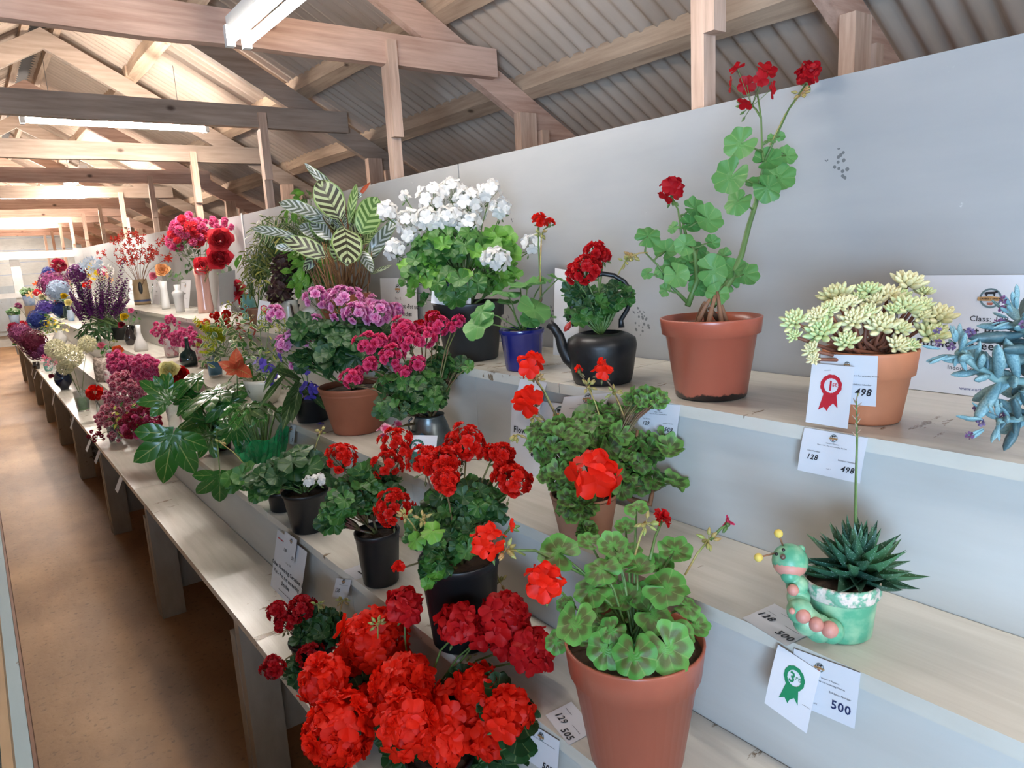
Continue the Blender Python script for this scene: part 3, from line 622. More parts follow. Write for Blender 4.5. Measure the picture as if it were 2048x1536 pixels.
for (y, lab) in ((4.72, 'blank white class sign propped on the wall behind the tall pink vase'), (5.75, 'white class sign propped behind the two small white vases'), (6.75, 'white class sign propped behind the stoneware vase'), (7.9, 'white class sign on the top shelf at the far bouquets')):
    card('class_sign', lab, (WX - .06, y + .1485, z4 + .203), (WX - .06, y - .1485, z4 + .203), (WX - .10, y + .1485, z4 + .001), [('g', .5, .2, .06), ('t', .5, .5, .06, 'Flowers', 1, 'c', K), ('l', .25, .65, .75, .65, .01, K)], 'sign', 'class signs')
card('class_sign', 'white house-shaped sign standing behind the turquoise vase', onw(437, 548, 3.55), onw(470, 540, 3.75), onw(440, 612, 3.55), (), 'sign', 'class signs')
card('class_sign', 'narrow white sign behind the black kettle', onx(1110, 536, 1.30), onx(1160, 545, 1.30), onx(1106, 716, 1.27), (), 'sign', 'class signs')
for px, py, hh, wh in ((240, 951, 26, 'nearest of all, under the hand-shaped leaves'), (197, 899, 22, 'right under the pink blossom glass'), (179, 878, 20, 'at the left of the pink blossom glass'), (146, 832, 23, 'under the green-stemmed tall glass'), (108, 786, 22, 'under the round navy vase'), (85, 757, 18, 'just beyond the round navy vase'), (72, 742, 14, 'under the small brown glass'), (66, 735, 14, 'farthest small one beyond the brown glass')):
    a = onx(px, py, x1 - .003); w = wof(a); h = hh * w / F
    card('entry_card', 'thin white card hanging over the aisle edge, ' + wh, a, a + V((0, -.075, 0)), a + V((-.03, .0, -h)), (), 'card', 'cards along the aisle edge')
a = onx(30, 683, x1 - .003); card('entry_card', 'bright white card fanning out from the far end of the lowest shelf', a, a + V((-.02, -.10, 0)), a + V((.0, -.5, -.14)), (), 'card', 'printed show cards')
# ---------------------------------------------------------------- pots, leaves, flower heads
M_terra = mat('terracotta clay', '9c5a3e', '8a4c33', 5, .55, .03); M_tplas = mat('terracotta plastic', '9f5540', '97503c', 3, .32, 0, spec=.5); M_tclay = mat('pale terracotta clay', 'c07a55', 'b26c49', 6, .6, .02); M_tpale = mat('dusty terracotta clay', 'a5795f', '8b5f49', 6, .7, .03)
M_black = mat('black plastic', '17181a', '101112', 8, .38); M_dgrey = mat('dark grey plastic', '26292b', '1e2022', 8, .42); M_blue = mat('cobalt glazed plastic', '14206e', '101a60', 5, .18, spec=.7); M_maroon = mat('maroon plastic', '4a1e1c', '3c1716', 8, .4)
M_soil = mat('potting soil', '2d2018', '4f3c2e', 40, .95, .8); M_stem = mat('green stem', '5f7a3c', '4c6631', 20, .5); M_bstem = mat('brown stem', '6d4a33', '8a6246', 30, .6, .3); M_rstem = mat('reddish stem', '6b4236', '55602f', 30, .5); M_straw = mat('straw coloured stems', '8f6a42', '6b4528', 30, .6); M_bud = mat('green buds', '8a9a52', 'a37a4a', 30, .5)
N = NT('stained terracotta plastic'); tg = N.add('ShaderNodeTexCoord'); sg = N.add('ShaderNodeSeparateXYZ'); N.link(tg.outputs['Generated'], sg.inputs[0])
N.link(N.mix(N.ramp(N.math('ADD', sg.outputs[2], N.math('MULTIPLY', N.noise(40, 4, N.obj()), .22)), [(.17, (1, 1, 1)), (.19, (0, 0, 0))]), lin('a35540'), lin('241a16')), N.b.inputs['Base Color']); N.b.inputs['Roughness'].default_value = .3; M_stain = N.m
def pot(t, base, r0, r1, h, m, rim=.22, lip=.004, wall=.004, soil=.87, nm='pot', smooth=True, n=40):
    mb = MB(); rh = h * rim; rr = r0 + (r1 - lip - r0) * (1 - rim * .8)
    mb.lathe(base, [(r0 * .96, 0.0), (r0, .003), (rr, h - rh), (rr + lip, h - rh + .002), (r1 - .001, h - .006), (r1, h - .002), (r1 - .001, h), (r1 - wall, h), (r1 - wall - .002, h * soil - .004)], n)
    part(nm, mb, m, t); part('soil', MB().lathe(V(base) + V((0, 0, h * soil)), [(r1 - wall - .0015, 0), (r1 * .6, .006), (r1 * .3, .003), (.001, .008)], n, cap0=False, wob=lambda q, f: 1 + (.0 if f == 0 else .15 * math.sin(5 * q))), M_soil, t)
def toc(p): return (CAM - V(p)).normalized()
UP = V((0, 0, 1)); LSC = 1.12
def leafput(t, meshes, p, r, ctr, stems=None, root=None, up=.6, cm=.55, jit=.5, droop=.3, sr=.0016, hm=None):
    """one leaf at world point p, radius r (m); faces outwards from ctr, partly up and towards the aisle"""
    p = free(p, .3 * r + .006); d = (V(p) - V(ctr)); out = d.normalized() if d.length > 1e-5 else UP
    n = (out * .55 + UP * up + toc(p) * cm + rv(jit)).normalized()
    y = (out + UP * -droop + rv(.4)); y = y - n * y.dot(n)
    if y.length < .05: y = n.orthogonal()
    y.normalize(); org = V(p) - y * r * .3
    inst('leaf', random.choice(meshes), t, org, y, n, r * LSC)
    if stems is not None and root is not None:
        mid = V(root).lerp(org, .6) + V((0, 0, abs(org.z - root.z) * .12)); stems.tube([root, V(root).lerp(mid, .5) + rv(.003), mid, org], [sr * 1.2, sr, sr, sr * .8], 5)
def blob(t, meshes, c, rad, n, r, stems=None, root=None, lo=-.55, shell=.72, **k):
    c = V(c)
    for i in range(n):
        z = lo + (1 - lo) * (i + .5) / n; q = i * 2.39996 + 1; s = math.sqrt(max(0, 1 - z * z)); d = V((s * math.cos(q), s * math.sin(q), z)) * random.uniform(shell, 1.05)
        p = c + V((d.x * rad[0], d.y * rad[1], d.z * rad[2])); leafput(t, meshes, p, r * random.uniform(.7, 1.15), c - V((0, 0, rad[2] * .3)), stems, root, **k)
def umbel(t, c, R, flo, n, fs, stem=None, root=None, back=None, buds=0, sr=.0018, full=1.25, m_st=None, sd=0, flat=1.0):
    """flower head: peduncle and pedicels in one mesh, each floret a sub-part"""
    c = free(c, R * .6); rnd = random.Random(int(c.x * 9173 + c.z * 7331) + sd)
    axis = UP if back is None else V(back).normalized()
    o = c - axis * R * .75; mb = MB()
    if root is not None:
        root = V(root); mid = root.lerp(o, .55) + V((0, 0, .1 * (o - root).length)) + rv(.004)
        mb.tube([root, root.lerp(mid, .5), mid, mid.lerp(o, .55), o], [sr * 1.3, sr * 1.15, sr, sr, sr], 6)
    mb.ball(o, sr * 2.2, 6, 4); dirs = []
    Q = axis.to_track_quat('Z', 'Y')
    for i in range(n):
        z = 1 - full * (i + .5) / n; q = i * 2.39996 + sd; s = math.sqrt(max(0, 1 - z * z)); d = Q @ V((s * math.cos(q), s * math.sin(q), z * flat)); d = (d + V((rnd.uniform(-.15, .15), rnd.uniform(-.15, .15), rnd.uniform(-.15, .15))))
        dirs.append(d)
    for d in dirs:
        d *= rnd.uniform(.82, 1.14) if n > 5 else 1
        e = c + d * (R - fs * .55); mb.tube([o, o.lerp(e, .5) + d * .001, e], sr * .45, 4, False)
    for b in range(buds):
        d = Q @ V((rnd.uniform(-1, 1), rnd.uniform(-1, 1), rnd.uniform(-.9, .3))).normalized(); L = R * rnd.uniform(.35, .6); e = o + d * L
        mb.tube([o, e], sr * .4, 4, False); mb.lathe(e, [(.0, 0), (.0022, .002), (.0028, .005), (.0012, .010), (0, .012)], 6, ax=d, cap0=False)
    h = part('flower_head', mb, m_st or M_stem, t, at=c)
    for d in dirs:
        p = c + d * (R - fs * .45); y = d.orthogonal(); y.rotate(Matrix.Rotation(rnd.uniform(0, 6), 3, d.normalized())); inst('floret', rnd.choice(flo), h, p, y, d + V((0, 0, .15)), fs * rnd.uniform(.85, 1.12))
    return h
def budhead(t, c, root, sr=.0015, n=9, m=None):
    c = V(c); mb = MB(); root = V(root); mid = root.lerp(c, .5) + V((0, 0, .08 * (c - root).length)); mb.tube([root, mid, c], sr, 6)
    for b in range(n):
        d = V((random.uniform(-1, 1), random.uniform(-1, 1), random.uniform(-.7, .8))).normalized(); e = c + d * .006; mb.lathe(e, [(.0, 0), (.0028, .003), (.0032, .006), (.0015, .011), (0, .013)], 6, ax=d, cap0=False); mb.tube([c, e], .0007, 4, False)
    part('flower_bud_cluster', mb, m or M_bud, t)
def at_px(px, py, w, dw=0): return onw(px, py, w + dw)

# petals
P_scar = petal('scarlet petal', 'f02a12', 'de1d0a'); P_dred = petal('deep red petal', 'a81420', 'b5101a'); P_crim = petal('red petal', 'bd1820', 'c61516'); P_fred = petal('bright red petal', 'de2214', 'cc170c')
P_white = petal('white petal', 'f0eeea', 'e6e4e0'); P_pink = petal('pink petal', 'd45fa6', 'c84f9a', edge='ecb0d4'); P_cer = petal('cerise petal', 'c8204e', 'b81848', edge='e0507e')
P_vio = petal('violet petal', '5548ae', '6a58bc'); P_rose = petal('coral red petal', 'e44a54', 'd83a48'); P_mag = petal('magenta petal', 'cc2c6c', 'da4a86', edge='e888b0'); P_pks = petal('two tone pink petal', 'cc3f6c', 'b62e5c', edge='f6c6d0')
P_crm = petal('cream petal', 'e8e2c8', 'dcd8b4'); P_yel = petal('pale yellow petal', 'f5ecb0', 'efe298'); P_gold = petal('golden petal', 'dcc22a', 'd0b020'); P_peach = petal('peach petal', 'f2c894', 'eeb880'); P_lpk = petal('light pink petal', 'e38ca0', 'de7c94')
P_pur = petal('purple petal', '6a2c60', '5c2a66'); P_sal = petal('salvia purple', '6b2a6b', '5a2560'); P_blu = petal('blue petal', '34479a', '2b3a80'); P_vblu = petal('blue violet petal', '4a4498', '553f90'); P_ice = petal('ice blue petal', 'a3b4c8', 'b4c2d0'); P_mar = petal('maroon petal', '57182e', '6a1c38'); P_mve = petal('mauve petal', '83406c', '8e4870'); P_cri = petal('crimson petal', '8e1f38', '9c2840'); P_org = petal('orange petal', 'df6a3a', 'd85a2c')
P_rst = petal('rusty red petal', 'b83426', 'a82a22')
# leaves
L_tall = leafm('geranium leaf mid green', '47803f', '6a9c55', 'round'); L_dark = leafm('geranium leaf dark green', '193f1f', '2b5528', 'round'); L_brt = leafm('geranium leaf bright green', '447f2a', '74a83e', 'round')
L_zon = leafm('zonal leaf', '4a8c3a', '6aa64c', 'zonal', zone='5a4a30', tr=.3); L_zond = leafm('zonal leaf dark', '3f742c', '6d9c48', 'zonal', zone='3f2e24'); L_mid = leafm('geranium leaf green', '2a5a24', '44762f', 'round')
L_cal = leafm('striped prayer leaf', 'bcc79c', 'a9b987', 'striped', zone='3c3a2c', veins=6, rough=.35); L_cals = leafm('silvered prayer leaf', 'd5dad6', 'c2cac4', 'striped', zone='66715f', veins=7, rough=.25, spec=.7); L_calg = leafm('green prayer leaf', '9ab86c', 'b9cc95', 'striped', zone='54763a', veins=6)
L_fat = leafm('glossy palmate leaf', '1f541c', '33702a', 'plain', rough=.25, tr=.15, spec=.6, veins=3.5); L_grn = leafm('fresh green leaf', '4f8a2c', '76ab3e', 'plain', rough=.3); L_oli = leafm('olive leaf', '6a7434', '8a8a42', 'plain'); L_yg = leafm('yellow green leaf', 'a8ae48', 'c8c05a', 'plain'); L_var = leafm('variegated leaf', '4d6f3c', '64834a', 'variegated', zone='d5d4a4'); L_pur = leafm('dark purple leaf', '2e1820', '45242a', 'plain'); L_red = leafm('red leaf', '8c1c1c', 'a8281e', 'plain'); L_redo = leafm('red orange leaf', 'b0442c', 'c05a3a', 'plain'); L_strp = leafm('dark strap leaf', '2f4a24', '435c2a', 'plain', rough=.4); L_gry = leafm('grey green leaf', '6f8466', '87997c', 'plain')
G = lambda m: pick('round_leaf', 4, ger, m); GR = lambda m: pick('ruffled_leaf', 4, gerruf, m); GS = lambda m: pick('small_lobed_leaf', 4, gersmall, m); OV = lambda m: pick('ovate_leaf', 3, ovate, m); LN = lambda m: pick('narrow_leaf', 3, lance, m)
SI = lambda m: pick('single_floret', 3, single, m); DB = lambda m: pick('double_floret', 3, double, m); MP = lambda m: pick('tiny_rosette', 2, minipom, m)

def gerplant(name, label, base, r0, r1, h, mp, w, blobs=(), leaves=(), heads=(), lm=None, lr=18, rim=.22, flo=None, trunk=None, group='potted geraniums', fs=.012, full=1.25, soil=.87, cm=.55, dwl=0, sr=.0018, mst=None, buds=(), extra=None, lip=.004, up=.6, bk=.0):
    """blobs (px,py,rx,ry,n,rpx,dw,mesh)  leaves (px,py,rpx,dw)  heads (px,py,Rpx,n,dw)"""
    base = V(base); t = thing(name, label, 'potted plant', base, group)
    if mp: pot(t, base, r0, r1, h, mp, rim=rim, soil=soil, lip=lip)
    root = base + V((0, 0, h * soil)); stems = MB(); R = random.Random(int(base.y * 1000))
    for b in blobs:
        px, py, rx, ry, n, rp, dw = b[:7]; ms = b[7] if len(b) > 7 else lm; ww = w + dw; c = onw(px, py, ww); sx = rx * ww / F; sz = ry * ww / F
        rt = root.lerp(c, .35) if (c - root).length > .02 else root; stems.tube([root, root.lerp(rt, .5) + rv(.004), rt, c], [.004, .0035, .003, .0015], 6)
        blob(t, ms, c, (sx, sx, sz), n, rp * ww / F, stems, rt, cm=cm, up=up)
    TP = [onw(a, b_, w + c_) for tr in (trunk or ()) for a, b_, c_ in tr[0]]
    TP = [q for q in TP]
    for tr in (trunk or ()):
        q = [onw(a, b_, w + c_) for a, b_, c_ in tr[0]]; TP += [q[i].lerp(q[i + 1], f) for i in range(len(q) - 1) for f in (.33, .66)]
    for l in leaves:
        px, py, rp, dw = l[:4]; ms = l[4] if len(l) > 4 else lm; ww = w + dw; p = onw(px, py, ww); 
        rt = root + V((R.uniform(-.01, .01), R.uniform(-.01, .01), .01))
        if trunk and len(trunk) > 2: rt = min(TP, key=lambda q: (q - p).length + (.02 if q.z > p.z else 0))
        leafput(t, ms, p, rp * ww / F, root + V((0, 0, .03)) if not (trunk and len(trunk) > 2) else rt, stems, rt, cm=cm, jit=.3, sr=sr, up=up)
    if trunk:
        for pts, rr, m in trunk: part('stem', MB().tube([onw(a, b_, w + c_) for a, b_, c_ in pts], rr, 8), m, t)
    if stems.v: part('leaf_stalks', stems, mst or M_stem, t)
    for hd in heads:
        px, py, Rp, n, dw = hd[:5]; fl = hd[5] if len(hd) > 5 and hd[5] else flo; f_ = hd[6] if len(hd) > 6 else fs; ww = w + dw; c = onw(px, py, ww); rt = hd[7] if len(hd) > 7 else None
        rt = onw(rt[0], rt[1], w + rt[2]) if rt else root + (c - root) * .35
        bx = (c - root).normalized() * .35 + UP * .7 + toc(c) * .55 if not bk else toc(c)
        umbel(t, c, Rp * ww / F, fl, n, f_, root=rt, back=bx, buds=4 if Rp > 14 else 2, sr=sr, full=full, m_st=mst)
    for b in buds:
        px, py, dw, rt = b; budhead(t, onw(px, py, w + dw), onw(rt[0], rt[1], w + rt[2]) if rt else root)
    if extra: extra(t, root)
    return t

# ---- tall red geranium, right of the kettle
def soilroots(t, root):
    for k in range(7): a = k * .9; part('woody_base', MB().tube(bend(root + V((.03 * math.cos(a), .03 * math.sin(a), 0)), root + V((.012 * math.cos(a + 1), .012 * math.sin(a + 1), .035 + .006 * k)), .004), [.006, .005, .005, .004, .004, .003], 6), M_bstem, t)
b = V((1.10, .840, z4 + .001)); w = wof(b) + .0
gerplant('potted_geranium', 'tall leggy red geranium in a glossy terracotta plastic pot against the grey wall', b, .066, .094, .150, M_stain, w, lip=.007, rim=.21, fs=.019, full=1.6,
    leaves=[(x, y, r * .86, dw) for x, y, r, dw in ((1474, 292, 36, -.02), (1545, 276, 12, 0), (1563, 273, 11, 0), (1540, 318, 31, .0), (1577, 313, 22, .02), (1456, 360, 40, -.03), (1563, 353, 36, .02), (1517, 367, 26, 0), (1540, 381, 32, -.02), (1470, 409, 31, -.02), (1301, 470, 28, 0), (1343, 456, 14, 0), (1395, 419, 28, 0), (1420, 442, 34, -.02), (1385, 449, 24, 0), (1334, 498, 27, .02), (1366, 489, 24, -.02), (1402, 498, 22, .03), (1427, 484, 18, .0), (1350, 529, 24, .02), (1320, 541, 16, 0), (1292, 548, 14, 0), (1357, 555, 30, -.02), (1329, 578, 16, 0), (1399, 541, 30, .02), (1432, 541, 36, -.03), (1442, 512, 20, .02), (1493, 545, 33, .03), (1466, 536, 28, .0), (1432, 592, 26, -.04), (1399, 573, 22, 0), (1455, 560, 24, .04), (1412, 520, 24, .04), (1380, 520, 24, .03))],
    lm=G(L_tall), flo=SI(P_dred), extra=soilroots, mst=M_stem, cm=.95, up=.25,
    trunk=[([(1425, 612, 0), (1462, 560, 0), (1483, 510, 0), (1498, 450, 0), (1512, 405, 0), (1516, 375, 0)], [.0062, .006, .0055, .005, .0045, .003], M_stem), ([(1516, 375, 0), (1527, 330, 0), (1524, 290, 0), (1522, 235, 0), (1515, 190, 0)], [.003, .002, .002, .0018, .0016], M_stem), ([(1375, 612, 0), (1395, 560, 0), (1390, 510, 0), (1372, 470, 0), (1362, 430, 0)], [.006, .005, .004, .003, .002], M_stem), ([(1375, 605, 0), (1345, 575, 0), (1315, 530, 0), (1290, 505, 0)], [.004, .003, .002, .0015], M_stem)],
    heads=[(1506, 172, 52, 8, 0, SI(P_dred), .0175, (1522, 235, 0)), (1616, 148, 22, 8, 0, SI(P_dred), .018, (1530, 320, 0)), (1342, 378, 24, 9, 0, SI(P_dred), .018, (1364, 480, 0))],
    buds=[(1602, 186, 0, (1540, 290, 0)), (1262, 513, 0, (1295, 505, 0))])

# ---- sedum in pale clay pot
b = V((1.10, .540, z4 + .001)); w = wof(b); t = thing('potted_sedum', 'pale yellow-green sedum with plump rosettes in a terracotta clay pot', 'potted plant', b, 'potted succulents')
pot(t, b, .047, .069, .113, M_tclay, rim=.36, lip=.006, wall=.005, soil=.92)
L_sed = leafm('plump pale leaf', 'c9cf9a', 'ccd5a4', 'none', rough=.4, tr=.15)
N = NT('plump pale leaf tipped'); uvn = N.noise(6, 2, N.obj()); tc = N.add('ShaderNodeTexCoord'); sp = N.add('ShaderNodeSeparateXYZ'); N.link(tc.outputs['Generated'], sp.inputs[0]); oi = N.add('ShaderNodeObjectInfo')
N.link(N.mix(oi.outputs['Random'], N.mix(N.ramp(uvn, [(.4, (0, 0, 0)), (.65, (1, 1, 1))]), lin('b9cf94'), lin('ddd79c')), lin('e6dcae')), N.b.inputs['Base Color']); N.b.inputs['Roughness'].default_value = .4; N.b.inputs['Subsurface Weight'].default_value = .15; N.b.inputs['Subsurface Radius'].default_value = (.01, .01, .005); N.b.inputs['Subsurface Scale'].default_value = .5; M_sed = N.m
def rosette_mesh(i):
    mb = MB(); R = random.Random(i + 5)
    for c in range(30):
        f = (c + .5) / 30; q = c * 2.39996; tilt = .15 + 1.25 * (1 - f) ** 1.1 ; L = .95 * (1 - .5 * (f))
        M = rot('Z', q) @ rot('X', PI / 2 - tilt - .12) @ Matrix.Scale(L, 4)
        p = MB(); p.lathe((0, 0, 0), [(.03, .12), (.10, .25), (.17, .5), (.18, .68), (.12, .88), (.04, .98), (.0, 1.0)], 7, ax=(0, 1, 0), cap0=False)
        mb.add([M @ V((v.x, v.y, v.z * .75 + .15 * v.y * v.y - .1)) for v in p.v], p.f)
    return mb
ros = [shared('sedum_rosette_' + 'abc'[i], lambda i=i: rosette_mesh(i), M_sed) for i in range(3)]
root = b + V((0, 0, .105)); R = random.Random(3); stm = MB()
for x, y, r in ((1821, 557, 35), (1669, 583, 36), (1738, 574, 26), (1778, 583, 32), (1745, 597, 30), (1586, 637, 28), (1629, 629, 24), (1640, 657, 36), (1587, 669, 16), (1620, 698, 18), (1626, 716, 14), (1706, 635, 30), (1655, 617, 22), (1763, 643, 36), (1821, 606, 34), (1806, 652, 24), (1846, 603, 24), (1881, 623, 36), (1869, 660, 36), (1846, 626, 24), (1693, 678, 27), (1801, 686, 26), (1824, 688, 18), (1792, 615, 22), (1680, 606, 22), (1718, 592, 20), (1700, 600, 22), (1735, 620, 24), (1800, 585, 22), (1850, 580, 20)):
    low = (y - 600) / 100; dw = -.04 - .03 * low + (.06 if y < 600 else 0); p = onw(x, y, w + dw); d = (p - root + UP * .03).normalized()
    ax = (d * .55 + UP * .5 + toc(p) * .45 + rv(.2)).normalized(); base_ = p - ax * r * w / F * .35
    inst('rosette', R.choice(ros), t, base_, ax.orthogonal(), ax, r * (w + dw) / F * 1.32); stm.tube([root + V((R.uniform(-.03, .03), R.uniform(-.03, .03), 0)), root.lerp(base_, .5) - UP * .01 + rv(.005), base_], [.0035, .003, .0025], 6)
part('stems', stm, mat('reddish succulent stem', '6b3c2a', '84503a', 20, .6), t)

# ---- blue succulent at the right edge
b = V((1.17, .175, z4 + .001)); t = thing('potted_echeveria', 'blue-green succulent with mauve-tipped branches reaching in at the right border', 'potted plant', b, 'potted succulents')
pot(t, b, .05, .068, .11, M_terra); w = .93
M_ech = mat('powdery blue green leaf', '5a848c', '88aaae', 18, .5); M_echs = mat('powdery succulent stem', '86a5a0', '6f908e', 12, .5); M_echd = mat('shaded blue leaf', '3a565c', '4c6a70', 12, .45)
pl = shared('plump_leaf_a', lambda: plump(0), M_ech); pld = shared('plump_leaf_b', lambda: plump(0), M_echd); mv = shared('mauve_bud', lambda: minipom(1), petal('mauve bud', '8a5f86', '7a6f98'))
root = b + V((0, 0, .10))
for pts, R0 in (([(2110, 770), (2040, 762), (1990, 758), (1950, 730), (1915, 702)], .006), ([(2120, 740), (2075, 700), (2052, 665), (2035, 640)], .007), ([(2120, 815), (2070, 835), (2030, 838), (1995, 842)], .0045)       ):
    P = [root] + [onw(x, y, w - .05) for x, y in pts]; part('stem', MB().tube(P, [R0] * 2 + [R0 * .8] * (len(P) - 2), 8), M_echs, t)
    R = random.Random(len(P))
    for i in range(1, len(P) - 1):
        for k in range(6):
            f = (k + .5) / 6; p = P[i].lerp(P[i + 1], f); ax = (P[i + 1] - P[i]).normalized(); q = (i * 7 + k) * 2.4; s = ax.orthogonal(); s.rotate(Matrix.Rotation(q, 3, ax)); L = R.uniform(.026, .040) * (1.6 if i < 3 else 1.0) * (R0 / .006)
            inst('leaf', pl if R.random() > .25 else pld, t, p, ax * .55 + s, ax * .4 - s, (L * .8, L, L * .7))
    e = P[-1]
    for k in range(16):
        s = rv(1).normalized() + (P[-1] - P[-2]).normalized() * .7; L = R.uniform(.017, .026); q = e + s * .012; inst('leaf', pl, t, q, s, s.orthogonal(), (L * .6, L, L * .5))
    for k in range(5): q = e + rv(.02) + (P[-1] - P[-2]).normalized() * .012; inst('flower_bud', mv, t, q, rv(1), toc(q), .0055)
for x, y, L, dx in ((2075, 700, .045, -1), (2070, 790, .05, -1), (2085, 820, .05, -.6), (2080, 740, .05, -.8), (2090, 660, .04, -1)):
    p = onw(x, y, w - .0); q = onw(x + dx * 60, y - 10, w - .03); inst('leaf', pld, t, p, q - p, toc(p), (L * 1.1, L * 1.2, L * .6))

# ---- black kettle with red geranium
b = V((1.075, 1.108, z4 + .001)); w = wof(b); t = thing('kettle_planter', 'black cast iron kettle planted with a compact red geranium', 'planter', b, 'potted geraniums')
M_iron = mat('black cast iron', '121314', '1b1c1e', 60, .42, .05)
part('body', MB().lathe(b, [(.060, 0), (.063, .004), (.067, .02), (.072, .055), (.076, .080), (.073, .095), (.058, .104), (.045, .108), (.043, .104), (.042, .09)], 48), M_iron, t)
part('soil', MB().lathe(b + V((0, 0, .098)), [(.043, 0), (.02, .004), (.001, .005)], 24, cap0=False), M_soil, t)
sd = V((-.46, .40, 0)).normalized() * .0 + (onw(1120, 690, w) - onw(1200, 690, w)).normalized()
def K_(px, py, dw=0): return onw(px, py, w + dw)
part('spout', MB().tube([K_(1152, 727), K_(1136, 715), K_(1125, 695), K_(1119, 672), K_(1108, 655), K_(1097, 647)], [.018, .015, .0125, .0105, .0095, .010], 14), M_iron, t)
part('handle', MB().tube([K_(1243, 655), K_(1242, 640), K_(1254, 620), K_(1262, 600), K_(1260, 580), K_(1248, 563), K_(1228, 551), K_(1205, 547), K_(1180, 555), K_(1160, 572), K_(1146, 596), K_(1143, 625), K_(1150, 652)], [.007, .0055] + [.0052] * 9 + [.0055, .007], 10), M_iron, t)
part('spout_cap', MB().lathe(K_(1140, 657, -.05), [(.003, 0), (.011, .004), (.013, .008), (.004, .012), (0, .012)], 12, ax=K_(1130, 650) - K_(1150, 664)), mat('red enamel', 'a8322c', rough=.4), t)
root = b + V((0, 0, .10)); stm = MB()
for px, py, rx, ry, n in ((1180, 622, 52, 40, 40), (1225, 600, 42, 32, 26), (1155, 590, 30, 20, 8)): blob(t, GR(L_dark) + GR(L_mid), K_(px, py), (rx * w / F,) * 2 + (ry * w / F,), n, 15 * w / F, stm, root, cm=.6)
part('leaf_stalks', stm, M_stem, t)
for px, py, Rp, n, dw in ((1190, 505, 23, 12, .0), (1172, 542, 32, 18, -.06), (1206, 510, 16, 6, .02), (1150, 548, 20, 8, -.04)): umbel(t, K_(px, py, dw), Rp * w / F, DB(P_crim), n, .0125, root=root + V((0, 0, .02)), back=UP + toc(K_(px, py)), buds=4)
budhead(t, K_(1251, 523), K_(1228, 570)); budhead(t, K_(1270, 508), K_(1251, 523), n=4)

# ---- blue pot geranium
b = V((1.075, 1.388, z4 + .001)); w = wof(b)
gerplant('potted_geranium', 'sparse geranium with broad round leaves in a small cobalt blue pot', b, .044, .057, .10, M_blue, w, lm=G(L_tall), rim=.12, lip=.003, cm=.35, up=.8,
    leaves=[(1006, 583, 30, 0), (1058, 569, 36, 0), (1035, 576, 22, .02), (1072, 624, 33, -.06), (1121, 560, 22, 0), (958, 624, 27, -.05), (953, 655, 34, -.06), (1061, 645, 20, -.06), (1012, 608, 22, 0), (1092, 558, 15, .02), (1098, 632, 18, .05)],
    heads=[(1078, 440, 13, 3, 0, DB(P_fred), .0155, (1080, 560, 0)), (1099, 446, 9, 2, 0, DB(P_fred), .013, (1082, 475, 0))], buds=[(1083, 468, 0, (1080, 640, 0))],
    trunk=[([(1060, 655, 0), (1083, 600, 0), (1080, 520, 0), (1083, 470, 0)], [.003, .0025, .002, .0016], M_rstem)])

# ---- dark grey pot, white geranium
b = V((1.10, 1.655, z4 + .001)); w = wof(b)
gerplant('potted_geranium', 'big white geranium in a dark grey pot on the top shelf', b, .074, .100, .158, M_dgrey, w, lm=GR(L_mid) + G(L_mid) + GR(L_brt)[:2], rim=.26, lip=.006, fs=.0195, flo=SI(P_white), full=1.35,
    blobs=[(905, 500, 88, 42, 60, 19, 0), (850, 550, 45, 40, 28, 16, -.03), (985, 510, 45, 40, 24, 22, 0, G(L_brt)), (925, 570, 65, 30, 30, 17, -.08), (1010, 560, 30, 26, 12, 15, -.02)],
    leaves=[(822, 587, 14, -.02), (847, 603, 16, -.05), (1005, 475, 32, .0, G(L_brt)), (910, 600, 26, -.12)],
    heads=[(903, 383, 30, 14, .02), (866, 397, 34, 15, 0), (938, 403, 30, 14, 0), (978, 383, 26, 8, 0), (1001, 416, 22, 8, 0), (811, 393, 11, 2, 0), (774, 423, 22, 9, 0), (817, 443, 28, 11, 0), (857, 440, 28, 12, -.03), (897, 437, 28, 12, -.03), (934, 449, 28, 11, -.03), (820, 470, 18, 6, 0), (789, 497, 22, 9, 0), (995, 520, 26, 12, -.12), (970, 515, 12, 4, -.1), (1064, 487, 22, 8, 0), (880, 415, 26, 10, .05), (950, 425, 24, 9, .05)], sr=.0016)

